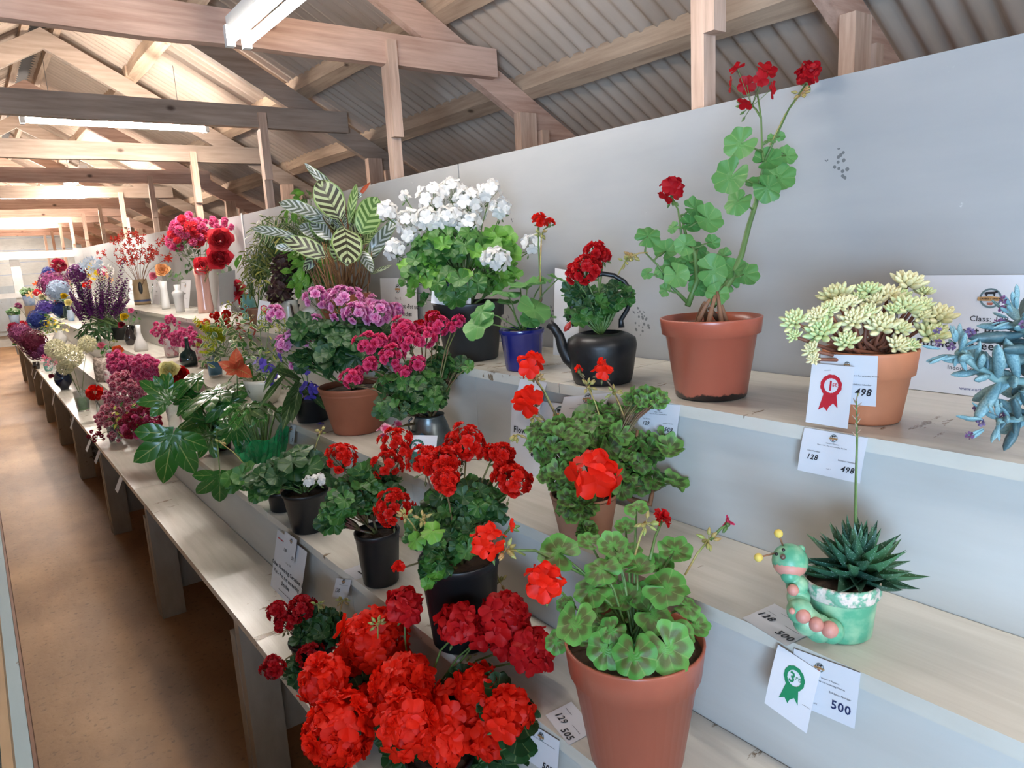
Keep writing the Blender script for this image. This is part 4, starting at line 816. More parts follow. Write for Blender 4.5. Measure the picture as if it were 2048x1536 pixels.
# ---- prayer plant
b = V((1.14, 2.575, z4 + .001)); w = wof(b); t = thing('prayer_plant', 'large prayer plant with boldly striped leaves in a terracotta pot', 'potted plant', b, 'foliage plants')
pot(t, b, .074, .106, .163, M_terra); root = b + V((0, 0, .148)); CL, CS, CG = (pick('prayer_leaf', 3, calat, m) for m in (L_cal, L_cals, L_calg)); stm = MB(); R = random.Random(9)
for (bx, by), (tx, ty), wd, ms, dt, fl in (((690, 402), (610, 328), 20, CS, 0, 1), ((680, 438), (638, 358), 54, CL, -.1, 1), ((698, 448), (710, 364), 20, CG, 0, 1), ((722, 468), (757, 393), 56, CG, -.12, 1), ((645, 432), (555, 400), 27, CS, 0, 1), ((655, 446), (590, 410), 30, CS, .03, 1), ((590, 472), (500, 454), 18, CS, 0, 1), ((655, 515), (570, 470), 44, CL, -.12, 1), ((690, 455), (698, 524), 54, CL, -.2, 1), ((665, 480), (620, 436), 36, CS, .05, 1), ((735, 515), (792, 436), 28, CS, -.02, 1), ((728, 530), (775, 475), 24, CS, .02, 1), ((700, 394), (724, 388), 16, CS, .05, 1), ((604, 498), (548, 492), 16, CS, -.05, 1), ((650, 470), (600, 452), 34, CS, .1, 1), ((700, 480), (735, 440), 34, CL, .1, 1), ((672, 470), (650, 400), 34, CL, .12, 1), ((640, 500), (610, 540), 26, CL, -.05, 1), ((720, 500), (745, 540), 22, CS, -.08, 1), ((715, 470), (700, 410), 30, CS, .14, 1), ((690, 520), (668, 480), 36, CL, -.15, 1), ((740, 548), (780, 530), 9, CL, 0, 1), ((660, 450), (645, 395), 22, CS, .08, 1)):
    p, q = free(onw(bx, by, w + dt * .7 - .04), .02), free(onw(tx, ty, w + dt - .06), .03); L = (q - p).length; n = toc(p) + rv(.25) + UP * .2
    wpx = wd * w / F / 2; inst('leaf', R.choice(ms), t, p, q - p, n, (wpx / .28, L, L)); r2 = root + V((R.uniform(-.06, .06), R.uniform(-.06, .06), 0)); stm.tube([r2, r2.lerp(p, .5) + V((0, 0, .01)) + (r2 - root) * .5, p], [.0026, .0022, .0018], 5)
for k in range(16):
    a_ = k * 2.4; p = free(onw(688 + 42 * math.cos(a_) * R.uniform(.4, 1), 490 + 34 * math.sin(a_), w + .04), .03); d_ = (p - onw(688, 530, w + .04)).normalized() + rv(.3); inst('leaf', R.choice(CG + CL + CS), t, p, d_, toc(p) + rv(.5), (.075, .10, .10)); stm.tube([root, root.lerp(p, .5), p], [.0024, .002, .0016], 5)
for k in range(34):
    r2 = root + V((R.uniform(-.075, .075), R.uniform(-.075, .075), 0)); e = r2 + (r2 - root) * R.uniform(.3, 1.0) + V((R.uniform(-.03, .03), R.uniform(-.03, .03), R.uniform(.10, .24))); stm.tube(bend(r2, e, .01, 3), [.0028, .0024, .002, .0014], 5)
part('stalks', stm, M_straw, t)
inst('new_leaf', shared('narrow_leaf_a', lambda: lance(0), L_redo), t, onw(718, 393, w), onw(736, 364, w) - onw(718, 393, w), toc(b), (.06, .075, .075))

# ---- mixed foliage on the top shelf, left of the prayer plant
def bush(name, label, base, potargs, blobs, w, stem=M_stem, cat='potted plant', group='foliage plants', cm=.4, up=.5):
    t = thing(name, label, cat, base, group); root = V(base)
    if potargs: r0, r1, h, m = potargs; pot(t, base, r0, r1, h, m, rim=.15); root = root + V((0, 0, h * .85))
    stm = MB()
    for px, py, rx, ry, n, rp, dw, ms in blobs:
        ww = w + dw; c = onw(px, py, ww); stm.tube(bend(root, c, .01, 3), [.004, .003, .002, .0015], 5); blob(t, ms, c, (rx * ww / F,) * 2 + (ry * ww / F,), n, rp * ww / F, stm, root.lerp(c, .6), lo=-.7, cm=cm, up=up, sr=.001)
    part('stems', stm, stem, t); return t
b = V((1.13, 3.58, z4 + .001)); w = wof(b); bush('mixed_foliage_plant', 'shrubby olive and yellow-leaved foliage plant in a brown pot on the top shelf', b, (.04, .055, .08, M_tpale), [(520, 525, 38, 42, 170, 14, -.05, LN(L_oli)), (545, 500, 35, 40, 90, 14, .05, LN(L_oli) + LN(L_pur)), (540, 560, 30, 30, 44, 15, -.1, LN(L_yg) + LN(L_oli)), (500, 575, 20, 32, 44, 13, -.05, LN(L_oli))], w)
b = V((1.22, 3.42, z4 + .001)); w = wof(b) + .02; bush('spider_plant', 'cream-edged arching foliage plant behind the silvery prayer leaves', b, (.05, .06, .09, M_dgrey), [(545, 462, 42, 32, 85, 22, .05, LN(L_var)), (590, 460, 34, 34, 50, 20, .1, LN(L_var)), (567, 480, 14, 24, 20, 20, -.1, LN(L_yg))], w)
b = V((1.12, 3.12, z4 + .001)); w = wof(b)
t = bush('foliage_in_jug', 'dark purple and green foliage plant growing in a white jug', b, None, [(575, 545, 30, 40, 85, 12, 0, GS(L_pur) + OV(L_pur)), (560, 590, 24, 20, 30, 12, -.05, GS(L_pur))], w)
mb = MB(); mb.lathe(b, [(.035, 0), (.045, .01), (.052, .05), (.04, .10), (.045, .13), (.042, .13), (.036, .10)], 28); part('jug', mb, mat('cream glazed china', 'd6d2c4', rough=.2), t); part('handle', MB().tube([b + V((-.005, -.04, .11)), b + V((-.015, -.075, .10)), b + V((-.012, -.08, .06)), b + V((-.005, -.05, .03))], .005, 8), mat('brown glazed handle', '3b2a22', rough=.3), t)
b = V((1.26, 2.95, z4 + .001)); w = wof(b); bush('green_foliage_plant', 'fresh green leafy plant between the dark purple foliage and prayer plant', b, (.05, .065, .10, M_wht), [(620, 545, 40, 48, 60, 26, 0, OV(L_grn)), (600, 505, 30, 30, 26, 24, .05, OV(L_grn)), (640, 580, 30, 24, 30, 18, -.08, LN(L_gry)), (605, 392, 22, 14, 7, 22, .15, OV(L_grn)), (590, 430, 28, 16, 14, 18, .2, OV(L_grn)), (485, 518, 12, 10, 4, 20, .2, OV(L_grn))], w)
t = solo('plate', MB().lathe((1.13, 2.93, z4 + .055), [(.001, 0), (.03, .001), (.05, .006), (.052, .008), (.03, .004)], 32, ax=(-.9, -.5, .35)), M_wht, 'round white dish standing on edge behind the pink geranium', 'dish', (1.13, 2.93, z4))

# ---- pink geranium in big terracotta pot
b = V((.905, 2.03, z3 + .001)); w = wof(b)
gerplant('potted_geranium', 'pink geranium with frilled two-tone heads in a tall terracotta pot', b, .075, .110, .145, M_terra, w, lm=G(L_dark), rim=.08, lip=.002, flo=DB(P_pink), fs=.017, full=1.3,
    blobs=[(700, 705, 68, 62, 95, 20, -.06), (620, 665, 42, 28, 24, 18, 0), (745, 680, 36, 36, 20, 20, .05), (700, 655, 70, 20, 26, 18, 0), (610, 725, 22, 30, 12, 15, -.02)],
    heads=[(634, 598, 28, 12, 0), (692, 610, 42, 24, -.03), (712, 628, 26, 10, -.12), (757, 630, 32, 18, -.06), (791, 623, 18, 8, 0), (551, 630, 20, 9, 0), (632, 640, 12, 4, 0, None, .012), (568, 688, 18, 8, 0), (583, 676, 16, 6, .0), (616, 683, 12, 4, 0, None, .012), (588, 730, 12, 4, 0, None, .012), (672, 600, 24, 9, .06), (735, 615, 26, 10, .06)])

# ---- cerise geranium in metal jug
b = V((.885, 1.545, z3 + .001)); w = wof(b)
M_zinc = mat('patinated zinc', '5d6668', '8a9294', 10, .35, .15, metal=.85)
def jug(t, root):
    part('jug', MB().lathe(b, [(.050, 0), (.056, .006), (.058, .03), (.054, .07), (.044, .105), (.037, .122), (.039, .128), (.036, .126), (.034, .115)], 40), M_zinc, t)
    part('soil', MB().lathe(b + V((0, 0, .118)), [(.035, 0), (.02, .003), (.001, .004)], 20, cap0=False), M_soil, t)
    c = V((-.80, -.6, 0)).normalized(); s = V((-.6, .8, 0)); o = b + c * .0565 + V((0, 0, .068))
    part('house_badge', MB().prism([o - s * .012, o + s * .012, o + s * .012 + UP * .014, o + s * .016 + UP * .014, o + UP * .026, o - s * .016 + UP * .014, o - s * .012 + UP * .014], c * .003), mat('sky blue enamel', '4a86b4', rough=.4), t, False)
    part('badge_window', MB().box(o + c * .003 - V((.004, .004, -.002)), o + c * .004 + V((.004, .004, .010))), mat('dark badge window', '26262c', rough=.4), t, False)
    e = onw(826, 850, w - .05); part('handle_ring', MB().tube([e + V((0, 0, .018)), e + V((-.008, .004, .012)), e + V((-.01, .005, 0)), e + V((-.008, .004, -.012)), e + V((0, 0, -.018))], .003, 8), M_zinc, t)
gerplant('potted_geranium', 'cerise geranium growing in a round grey metal jug', b, .03, .03, .128, None, w, lm=GS(L_mid) + GS(L_dark), flo=DB(P_cer), fs=.0142, full=1.3, extra=jug, mst=M_rstem,
    blobs=[(835, 775, 60, 48, 70, 15, 0), (795, 815, 42, 26, 26, 14, -.04), (880, 740, 30, 38, 22, 15, .03), (860, 800, 35, 30, 24, 14, -.06), (780, 770, 30, 30, 14, 13, 0), (920, 735, 20, 18, 8, 15, .05)],
    heads=[(736, 690, 26, 12, 0), (760, 683, 16, 6, 0), (809, 664, 30, 14, 0), (822, 685, 24, 10, -.03), (851, 676, 25, 11, 0), (783, 714, 26, 12, -.03), (741, 729, 16, 7, -.02), (705, 758, 22, 9, -.03), (722, 745, 14, 5, 0), (877, 654, 26, 11, .03), (903, 655, 12, 4, 0, None, .012), (916, 643, 14, 4, 0, None, .013), (835, 727, 17, 6, -.05), (811, 745, 13, 5, -.05), (796, 739, 9, 3, -.04, None, .011), (866, 636, 16, 6, .04, DB(P_dred)), (769, 862, 14, 4, -.1, SI(P_pks), .014), (795, 852, 10, 3, -.06, SI(P_pks), .012), (840, 655, 16, 6, .05, DB(P_dred)), (790, 680, 16, 6, .04)])

# ---- streptocarpus in black pot
b = V((.86, 2.285, z3 + .001)); w = wof(b)
def strl(t, root):
    for (bx, by), (tx, ty), wd in (((595, 765), (566, 848), 26), ((600, 765), (585, 830), 22), ((600, 770), (640, 800), 20), ((575, 745), (520, 805), 12), ((560, 730), (530, 770), 12), ((600, 760), (560, 735), 16)):
        p, q = onw(bx, by, w - .05), onw(tx, ty, w - .16); L = (q - p).length; inst('leaf', shared('strap_leaf', lambda: blade(MB(), I4, 1, .3, .25, .2, .12, .3, .5, 9), L_strp), t, p, q - p, toc(p) + UP * .4, (wd * w / F / .6, L, L))
gerplant('potted_streptocarpus', 'violet-flowered plant with long drooping leaves in a black pot', b, .052, .066, .088, M_black, w, lm=OV(L_strp), flo=SI(P_vio), fs=.019, extra=strl, bk=1, group='other potted flowers',
    heads=[(520, 728, 13, 3, 0), (543, 744, 17, 5, 0), (619, 781, 18, 5, -.12), (608, 742, 10, 2, -.04), (556, 714, 8, 1, 0), (596, 735, 8, 1, -.02), (538, 762, 8, 2, 0)], blobs=[(600, 780, 30, 12, 8, 18, -.02), (560, 725, 30, 12, 8, 14, 0)])
solo('fallen_flower', MB().add(*[(lambda m: (m.v, m.f))(single(1))][0]) if False else (lambda q: MB().add([q + v * .012 for v in single(1).v], single(1).f))(onz(642, 848, z3 + .002)), P_vio, 'fallen violet flower lying beside the black pot', 'flower', onz(642, 848, z3 + .001))

# ---- middle shelf: small white, two reds
b = V((.65, 1.845, z2 + .001)); w = wof(b)
gerplant('potted_geranium', 'dark-leaved geranium with two small white blooms in a black pot', b, .046, .0635, .112, M_black, w, lm=G(L_dark), rim=.1, lip=.003, flo=SI(P_white), fs=.0115, cm=.5,
    blobs=[(600, 935, 50, 34, 34, 22, .02), (545, 960, 40, 28, 20, 20, -.02)], leaves=[(584, 921, 28, -.05), (608, 898, 26, 0), (622, 930, 27, -.04), (662, 956, 26, .0), (530, 972, 22, -.05), (500, 945, 22, 0), (495, 968, 16, 0), (640, 950, 20, 0)],
    heads=[(615, 962, 11, 5, -.09), (638, 961, 14, 7, -.09)], buds=[(642, 864, 0, (628, 905, 0))])
b = V((.65, 1.412, z2 + .001)); w = wof(b)
gerplant('potted_geranium', 'double red geranium in a slim black pot beside the big black one', b, .040, .052, .124, M_black, w, lm=GR(L_mid) + GR(L_dark), rim=.1, lip=.002, flo=DB(P_fred), fs=.0125, mst=M_rstem,
    blobs=[(735, 985, 68, 52, 74, 18, 0), (665, 1040, 24, 34, 20, 18, -.04), (700, 1010, 40, 40, 26, 18, -.08)],
    heads=[(683, 918, 33, 17, -.02), (790, 885, 33, 14, .04), (775, 932, 32, 14, 0), (800, 905, 22, 8, .03), (789, 1017, 40, 22, -.18)])
b = V((.655, 1.075, z2 + .001)); w = wof(b)
gerplant('potted_geranium', 'bushy deep red geranium in the biggest black pot', b, .060, .077, .170, M_black, w, lm=GR(L_mid) + GR(L_dark), rim=.1, lip=.003, flo=DB(P_fred), fs=.0135, mst=M_rstem, full=1.3,
    blobs=[(925, 1010, 78, 48, 90, 18, 0), (850, 1060, 40, 40, 34, 17, -.06), (870, 1130, 26, 50, 26, 17, -.12), (930, 1085, 40, 45, 22, 18, -.08), (960, 1030, 50, 34, 20, 18, .03)],
    leaves=[(860, 1065, 24, -.16, GR(L_brt)), (830, 1085, 20, -.14, GR(L_brt)), (872, 1150, 18, -.14, GR(L_brt)), (855, 1170, 14, -.14, GR(L_brt)), (935, 1105, 22, -.12)],
    heads=[(848, 925, 34, 15, 0), (889, 925, 32, 16, -.02), (889, 962, 28, 13, -.09), (931, 893, 42, 22, .02), (905, 910, 28, 10, .05), (1003, 912, 26, 11, 0), (985, 905, 18, 6, 0), (1024, 962, 38, 17, -.03), (1010, 935, 22, 8, 0), (797, 1134, 9, 2, -.1)],
    buds=[(845, 1038, -.13, (870, 1080, -.08)), (812, 1033, -.13, (840, 1075, -.1)), (1000, 1165, 0, (980, 1120, 0))])

# ---- scarlet geranium with patterned ruffled leaves
b = V((.845, .930, z3 + .001)); w = wof(b)
gerplant('potted_geranium', 'scarlet geranium with bronze-patterned ruffled leaves in a dusty terracotta pot', b, .048, .063, .082, M_tpale, w, lm=GR(L_zond), rim=.05, lip=.001, flo=SI(P_scar), fs=.018, mst=M_rstem, full=1.3, sr=.002,
    blobs=[(1120, 880, 66, 42, 26, 22, 0), (1200, 870, 60, 60, 30, 22, .03), (1262, 905, 56, 42, 22, 22, .03), (1290, 800, 40, 20, 18, 17, .03), (1155, 1010, 34, 42, 22, 19, -.09), (1125, 950, 38, 36, 16, 20, -.04), (1225, 960, 50, 36, 20, 22, 0), (1295, 960, 34, 20, 10, 20, .0), (1175, 1070, 14, 30, 12, 13, -.1)],
    leaves=[(1165, 832, 34, .05, G(L_mid)), (1345, 900, 28, 0), (1355, 968, 26, 0), (1095, 900, 30, -.02), (1330, 885, 26, 0)],
    heads=[(1062, 732, 28, 5, 0, SI(P_scar), .021, (1112, 830, 0)), (1056, 800, 26, 3, -.02, None, .0245, (1110, 870, 0)), (1206, 739, 18, 3, 0, None, .018, (1250, 840, 0)), (1158, 738, 8, 2, 0, None, .009, (1175, 775, 0)), (1187, 950, 50, 6, -.14, None, .031, (1190, 900, -.05))],
    buds=[(1072, 758, 0, (1110, 825, 0)), (1176, 773, 0, (1205, 850, 0)), (1228, 786, 0, (1252, 845, 0)), (1069, 833, 0, (1110, 880, 0)), (1034, 868, 0, (1070, 890, 0))],
    trunk=[([(1190, 985, 0), (1230, 940, .02), (1270, 905, .02), (1275, 860, .02)], [.006, .005, .004, .003], M_bstem), ([(1240, 985, .0), (1265, 1000, 0), (1300, 1008, 0), (1307, 970, 0)], [.006, .006, .006, .004], M_bstem), ([(1270, 830, .03), (1288, 820, .03), (1292, 805, .03)], [.004, .004, .003], M_bstem)])

# ---- big terracotta pot in front
b = V((.665, .640, z2 + .001)); w = wof(onx(1268, 1290, .665))
gerplant('potted_geranium', 'scarlet geranium with zoned scalloped leaves in the largest terracotta pot in front', b, .066, .098, .185, M_tplas, w, lm=G(L_zon), rim=.26, lip=.005, flo=SI(P_scar), fs=.0165, cm=.75, up=.45, soil=.92, sr=.0019,
    leaves=[(x, y, r * .92, dw) for x, y, r, dw in ((1110, 1101, 44, 0), (1173, 1082, 26, .03), (1222, 1087, 32, .02), (1241, 1108, 28, 0), (1196, 1136, 40, -.02), (1283, 1133, 36, 0), (1321, 1129, 30, .02), (1353, 1096, 36, .02), (1342, 1178, 48, -.03), (1381, 1213, 30, 0), (1175, 1181, 40, -.02), (1244, 1195, 38, 0), (1150, 1255, 46, -.06), (1220, 1265, 30, -.06), (1314, 1230, 48, -.02), (1398, 1251, 28, 0), (1210, 1307, 42, -.07), (1269, 1321, 47, -.10), (1342, 1304, 54, -.07), (1126, 1206, 20, .03), (1108, 1286, 26, 0), (1272, 1014, 25, .05), (1251, 1052, 23, .05), (1304, 1188, 32, 0), (1370, 1270, 30, -.03), (1240, 1230, 34, .03), (1290, 1265, 40, .03), (1190, 1225, 34, .03), (1330, 1260, 34, .03), (1210, 1170, 30, .05), (1270, 1170, 32, .05), (1180, 1290, 30, .0), (1240, 1290, 30, .0), (1300, 1210, 30, .06), (1260, 1100, 24, .08), (1225, 1130, 26, .08))],
    heads=[(975, 1082, 34, 6, -.02, SI(P_scar), .0205, (1170, 1150, 0)), (1020, 1050, 9, 1, 0, SI(P_scar), .010, (1004, 1090, 0)), (1090, 1162, 38, 6, -.06, SI(P_scar), .0215, (1150, 1215, 0)), (1325, 1035, 9, 2, .03, DB(P_crim), .0155, (1300, 1120, 0)), (1456, 1044, 8, 2, 0, SI(P_cer), .0085, (1420, 1080, 0))],
    buds=[(1292, 1046, .02, (1270, 1110, 0)), (1417, 1080, 0, (1370, 1150, 0)), (1012, 1100, -.02, (1050, 1110, 0))])

# ---- front row reds on the lowest shelf
b = V((.515, 1.215, z1 + .001)); w = wof(b)
gerplant('potted_geranium', 'massive scarlet geranium in a cobalt blue pot at the bottom of the picture', b, .045, .060, .09, M_blue, w - .03, lm=G(L_dark), rim=.12, flo=SI(P_scar) + DB(P_scar)[:1], fs=.0255, full=1.45, mst=M_stem,
    blobs=[(760, 1400, 100, 60, 40, 26, .05), (830, 1500, 60, 50, 22, 26, -.15)],
    heads=[(748, 1275, 64, 34, 0), (650, 1362, 50, 24, -.10), (676, 1462, 70, 38, -.20), (812, 1368, 62, 32, -.16), (812, 1445, 62, 30, -.24), (705, 1310, 36, 12, .05), (725, 1405, 30, 9, -.05), (790, 1310, 30, 8, 0)], buds=[(755, 1250, -.09, (760, 1330, 0))])
b = V((.515, .955, z1 + .001)); w = wof(b)
gerplant('potted_geranium', 'scarlet geranium crowding behind the big terracotta pot, its leaves at the bottom border', b, .045, .060, .09, M_black, w, lm=G(L_dark), rim=.12, flo=SI(P_scar), fs=.024, full=1.45,
    blobs=[(960, 1480, 100, 55, 44, 32, .06), (940, 1380, 60, 36, 12, 22, .06)],
    heads=[(912, 1425, 60, 30, 0), (890, 1482, 50, 22, -.04), (957, 1372, 40, 16, .06), (1018, 1425, 46, 22, .02), (985, 1470, 46, 18, -.03), (950, 1440, 40, 12, 0)], buds=[(938, 1318, .08, (945, 1400, .08))])
b = V((.535, 1.085, z1 + .001)); w = wof(b) + .02
gerplant('potted_geranium', 'deep red geranium in shade just below the biggest black pot', b, .042, .055, .09, M_black, w, lm=G(L_dark), rim=.12, flo=SI(P_crim), fs=.024, full=1.4,
    blobs=[(950, 1400, 70, 40, 20, 22, 0)],
    heads=[(808, 1212, 36, 16, -.04), (916, 1247, 40, 20, -.13), (1008, 1232, 50, 28, -.12), (1062, 1300, 46, 24, -.16), (1012, 1290, 26, 9, -.12), (962, 1265, 28, 10, -.1)], buds=[(952, 1245, -.08, (955, 1330, 0))])
b = V((.50, 1.49, z1 + .001)); w = wof(b)
gerplant('potted_geranium', 'small dark red geranium at the front left of the lowest shelf', b, .04, .052, .08, M_black, w, lm=GR(L_dark), rim=.12, flo=DB(P_dred), fs=.0135, mst=M_rstem,
    blobs=[(640, 1262, 48, 36, 42, 18, 0), (600, 1345, 24, 30, 16, 17, -.06)],
    heads=[(556, 1222, 22, 10, 0), (570, 1245, 22, 10, 0), (605, 1216, 28, 12, 0), (590, 1232, 20, 6, 0), (547, 1336, 24, 11, -.1), (620, 1312, 28, 12, -.07), (673, 1282, 18, 6, 0)], buds=[(686, 1200, 0, (675, 1250, 0)), (636, 1208, 0, (640, 1240, 0))])
# ---------------------------------------------------------------- caterpillar planter with spiky succulent
b = V((.862, .450, z3 + .001)); w = wof(b) - .0; t = thing('caterpillar_planter', 'green glazed caterpillar-shaped planter holding a dark spiky succulent with a long stalk', 'planter', b, 'potted succulents')
N = NT('green glazed pottery'); n1 = N.noise(22, 5, N.obj()); n2 = N.noise(60, 3, N.obj())
N.link(N.mix(N.ramp(n1, [(.42, (0, 0, 0)), (.66, (1, 1, 1))]), lin('4f9a78'), lin('a9c7a0')), N.b.inputs['Base Color']); N.b.inputs['Roughness'].default_value = .4; N.bump(n2, .15, .002); M_cat = N.m
M_cpk = mat('pink glaze', 'c58a7c', 'b57a6c', 20, .5); M_rimw = mat('crackled white rim', 'd8c8bc', '6fa588', 90, .6, .4, lo=.45, hi=.55); M_ant = mat('yellow bobble', 'd8c060', 'c8ad4c', 60, .7)
def Q(px, py, dw=0): return onw(px, py, w + dw)
part('pot', MB().lathe(b, [(.036, 0), (.040, .004), (.044, .05), (.0455, .056)], 36), M_cat, t)
part('rim', MB().lathe(b, [(.0455, .056), (.0485, .059), (.0495, .072), (.050, .077), (.047, .079), (.044, .076), (.043, .068)], 36, cap0=False, wob=lambda q, f: 1 + .012 * math.sin(9 * q)), M_rimw, t)
part('soil', MB().lathe(b + V((0, 0, .068)), [(.044, 0), (.02, .003), (.001, .004)], 24, cap0=False), M_soil, t)
pts = [((1580, 1150), 18), ((1594, 1170), 21), ((1597, 1195), 22), ((1600, 1222), 25), ((1615, 1243), 27), ((1637, 1256), 27), ((1662, 1262), 24)]
mb = MB(); P = []
for (x, y), r in pts: P.append((Q(x, y, -.045 if y > 1210 else -.03), r * w / F))
for i in range(len(P) - 1):
    for f in (0, .5): c = P[i][0].lerp(P[i + 1][0], f); rr = P[i][1] * (1 - f) + P[i + 1][1] * f; mb.ball(c, rr * (1 if f == 0 else .86), 16, 10)
mb.ball(P[-1][0], P[-1][1], 16, 10)
low = min(p.z for p in mb.v); mb.v = [p + V((0, 0, max(0, z3 + .001 - p.z))) for p in mb.v]
part('caterpillar_body', mb, M_cat, t)
hc = Q(1580, 1122, -.02); part('caterpillar_head', MB().ball(hc, 34 * w / F, 20, 14), M_cat, t)
fx = toc(hc); side = fx.cross(UP).normalized()
part('cheek', MB().ball(hc + fx * .004 - UP * .0055, 31.5 * w / F, 18, 12, (1, 1, .72)), M_cpk, t)
for x, y, r in ((1567, 1100, 3.6), (1553, 1108, 3.6)):
    e = Q(x, y, 0); e = hc + (e - hc).normalized() * 0 + (Q(x, y, -.02) - hc) + fx * math.sqrt(max(0, (34 * w / F) ** 2 - (Q(x, y, -.02) - hc).length ** 2)); part('eye', MB().ball(e, r * w / F, 10, 6), mat('dark glaze', '1c1c1a', rough=.2), t); 
e = hc + (Q(1566, 1114, -.02) - hc); part('nose', MB().ball(e + fx * .020, 5.5 * w / F, 10, 6), mat('brown glaze', '5a463c', rough=.3), t)
part('ear', MB().ball(Q(1602, 1098, -.02), 8 * w / F, 10, 6), M_cat, t)
for (x, y), (bx, by) in (((1557, 1067), (1566, 1092)), ((1517, 1115), (1548, 1107))):
    part('antenna', MB().tube([Q(bx, by, -.02), Q(x, y, -.03)], .0012, 6), M_bstem, t); part('antenna_bobble', MB().ball(Q(x, y, -.03), 8.5 * w / F, 12, 8), M_ant, t)
for x, y, r, dd in ((1606, 1232, 14, -.058), (1632, 1249, 14, -.062), (1659, 1259, 16, -.064), (1586, 1180, 11, -.045), (1584, 1222, 6, -.06)): part('foot', MB().ball(Q(x, y, dd), r * w / F, 12, 8), M_cpk, t)
N = NT('dark spiky leaf'); o_ = N.obj(); vo = N.add('ShaderNodeTexVoronoi'); vo.inputs['Scale'].default_value = 26; mp = N.obj((1.2, .8, 1)); N.link(mp, vo.inputs[0])
oi = N.add('ShaderNodeObjectInfo'); N.link(N.mix(N.math('LESS_THAN', vo.outputs[0], .22), N.mix(oi.outputs['Random'], lin('24483a'), lin('44704a')), lin('8fa39a')), N.b.inputs['Base Color']); N.b.inputs['Roughness'].default_value = .4; M_alo = N.m
def aloe(i):
    mb = MB(); R = random.Random(i); cv = [.35, .55, .15][i % 3]
    def fn(u, v):
        s = 2 * u - 1; wd_ = .17 * (1 - v ** 2.2) * (.7 + .6 * min(v * 3, 1) * (1 - v)); return V((s * wd_, v, abs(s) ** 1.5 * wd_ * .8 + cv * v * v * .6 - .02))
    mb.grid(4, 8, fn); mb.grid(4, 8, lambda u, v: fn(u, v) - V((0, 0, .10 * (1 - v) * (1 - (2 * u - 1) ** 2)))); mb.hasuv = False
    return mb
AL = [shared('spiky_leaf_' + 'abc'[i], lambda i=i: aloe(i), M_alo) for i in range(3)]
c = Q(1714, 1168, .0); c = V((b.x, b.y, c.z + .0)) if abs(c.z - b.z - .085) > .05 else c; R = random.Random(4)
for k in range(74):
    f = (k + .5) / 74; q = k * 2.39996; el = math.radians(-12 + 94 * f); d = V((math.cos(q) * math.cos(el), math.sin(q) * math.cos(el), math.sin(el))); L = (.084 - .024 * f) * R.uniform(.88, 1.08)
    inst('leaf', R.choice(AL), t, c + V((0, 0, .012 + .014 * f)), d + rv(.06), UP * math.cos(el) - V((math.cos(q), math.sin(q), 0)) * math.sin(el), (L * .95, L, L))
stalk = [c, Q(1711, 1050, 0), Q(1712, 960, 0), Q(1714, 880, 0), Q(1713, 800, 0), Q(1716, 786, 0)]
part('flower_stalk', MB().tube(stalk, [.0022, .002, .0018, .0014, .0009, .0006], 7), M_stem, t); mb = MB()
for k in range(14): p = Q(1713, 880 - k * 6.5, 0); a = k * 2.4; mb.lathe(p, [(.0006, 0), (.0012, .004), (.0004, .009), (0, .010)], 5, ax=(math.cos(a), math.sin(a), 1.2), cap0=False)
part('bracts', mb, mat('dry bract', 'b09a84', '8c7562', 30, .7), t)

# ---------------------------------------------------------------- glossy palmate plant and its neighbours
b = V((.715, 2.955, z2 + .001)); w = wof(b); t = thing('potted_fatsia', 'glossy dark plant with large hand-shaped leaves in a maroon pot', 'potted plant', b, 'foliage plants')
pot(t, b, .042, .058, .085, M_maroon, rim=.1); root = b + V((0, 0, .075)); FM = pick('hand_leaf', 3, fatg, L_fat); FM2 = pick('broad_hand_leaf', 3, fatg2, L_fat); stm = MB(); R = random.Random(8)
for (ax, ay), (tx, ty), rp, dw, nn in (((338, 800), (300, 775), 60, -.02, (.5, .3)), ((346, 868), (322, 958), 92, -.30, (.6, .2)), ((434, 783), (385, 800), 85, -.1, (.2, .9)), ((502, 813), (530, 850), 80, -.15, (.2, .9)), ((398, 752), (355, 770), 66, .05, (.2, .9)), ((440, 948), (436, 1018), 68, -.35, (.7, .2)), ((455, 800), (450, 865), 62, -.1, (.6, .4)), ((470, 770), (510, 755), 66, .1, (.15, 1)), ((405, 840), (380, 880), 58, -.05, (.5, .5)), ((420, 870), (400, 910), 50, -.12, (.6, .4)), ((520, 770), (560, 790), 52, .05, (.2, .9)), ((470, 850), (480, 900), 54, -.1, (.5, .5)), ((385, 790), (350, 830), 50, .02, (.4, .6)), ((480, 735), (520, 715), 40, .1, (.2, .9)), ((335, 790), (340, 745), 46, 0, (.6, .3))):
    p = free(onw(ax, ay, w + dw), .02); q = free(onw(tx, ty, w + dw - .02), .02); n = toc(p) * nn[0] + UP * nn[1] + rv(.15); r = rp * (w + dw) / F
    inst('leaf', R.choice(FM2 if rp in (60, 92, 68, 66) else FM), t, p, q - p, n, r * 1.05); m_ = root.lerp(p, .55) + V((0, 0, .06)); stm.tube([root, root.lerp(m_, .5) + V((0, 0, .015)), m_, p], [.004, .003, .0025, .002], 6)
part('leaf_stalks', stm, M_stem, t)
b = V((.695, 2.33, z2 + .001)); w = wof(b); t = thing('wrapped_plant', 'bushy plant wrapped in crinkled green cellophane', 'potted plant', b, 'foliage plants')
N = NT('green cellophane'); n1 = N.noise(9, 3, N.obj()); N.link(N.ramp(n1, [(.4, lin('0c6a3a')), (.65, lin('2d9a5c'))]), N.b.inputs['Base Color']); N.b.inputs['Roughness'].default_value = .18; N.b.inputs['Alpha'].default_value = .86; N.bump(N.noise(24, 2, N.obj()), .8, .01); M_cel = N.m
R = random.Random(2); mb = MB(); n = 40; vs_ = []
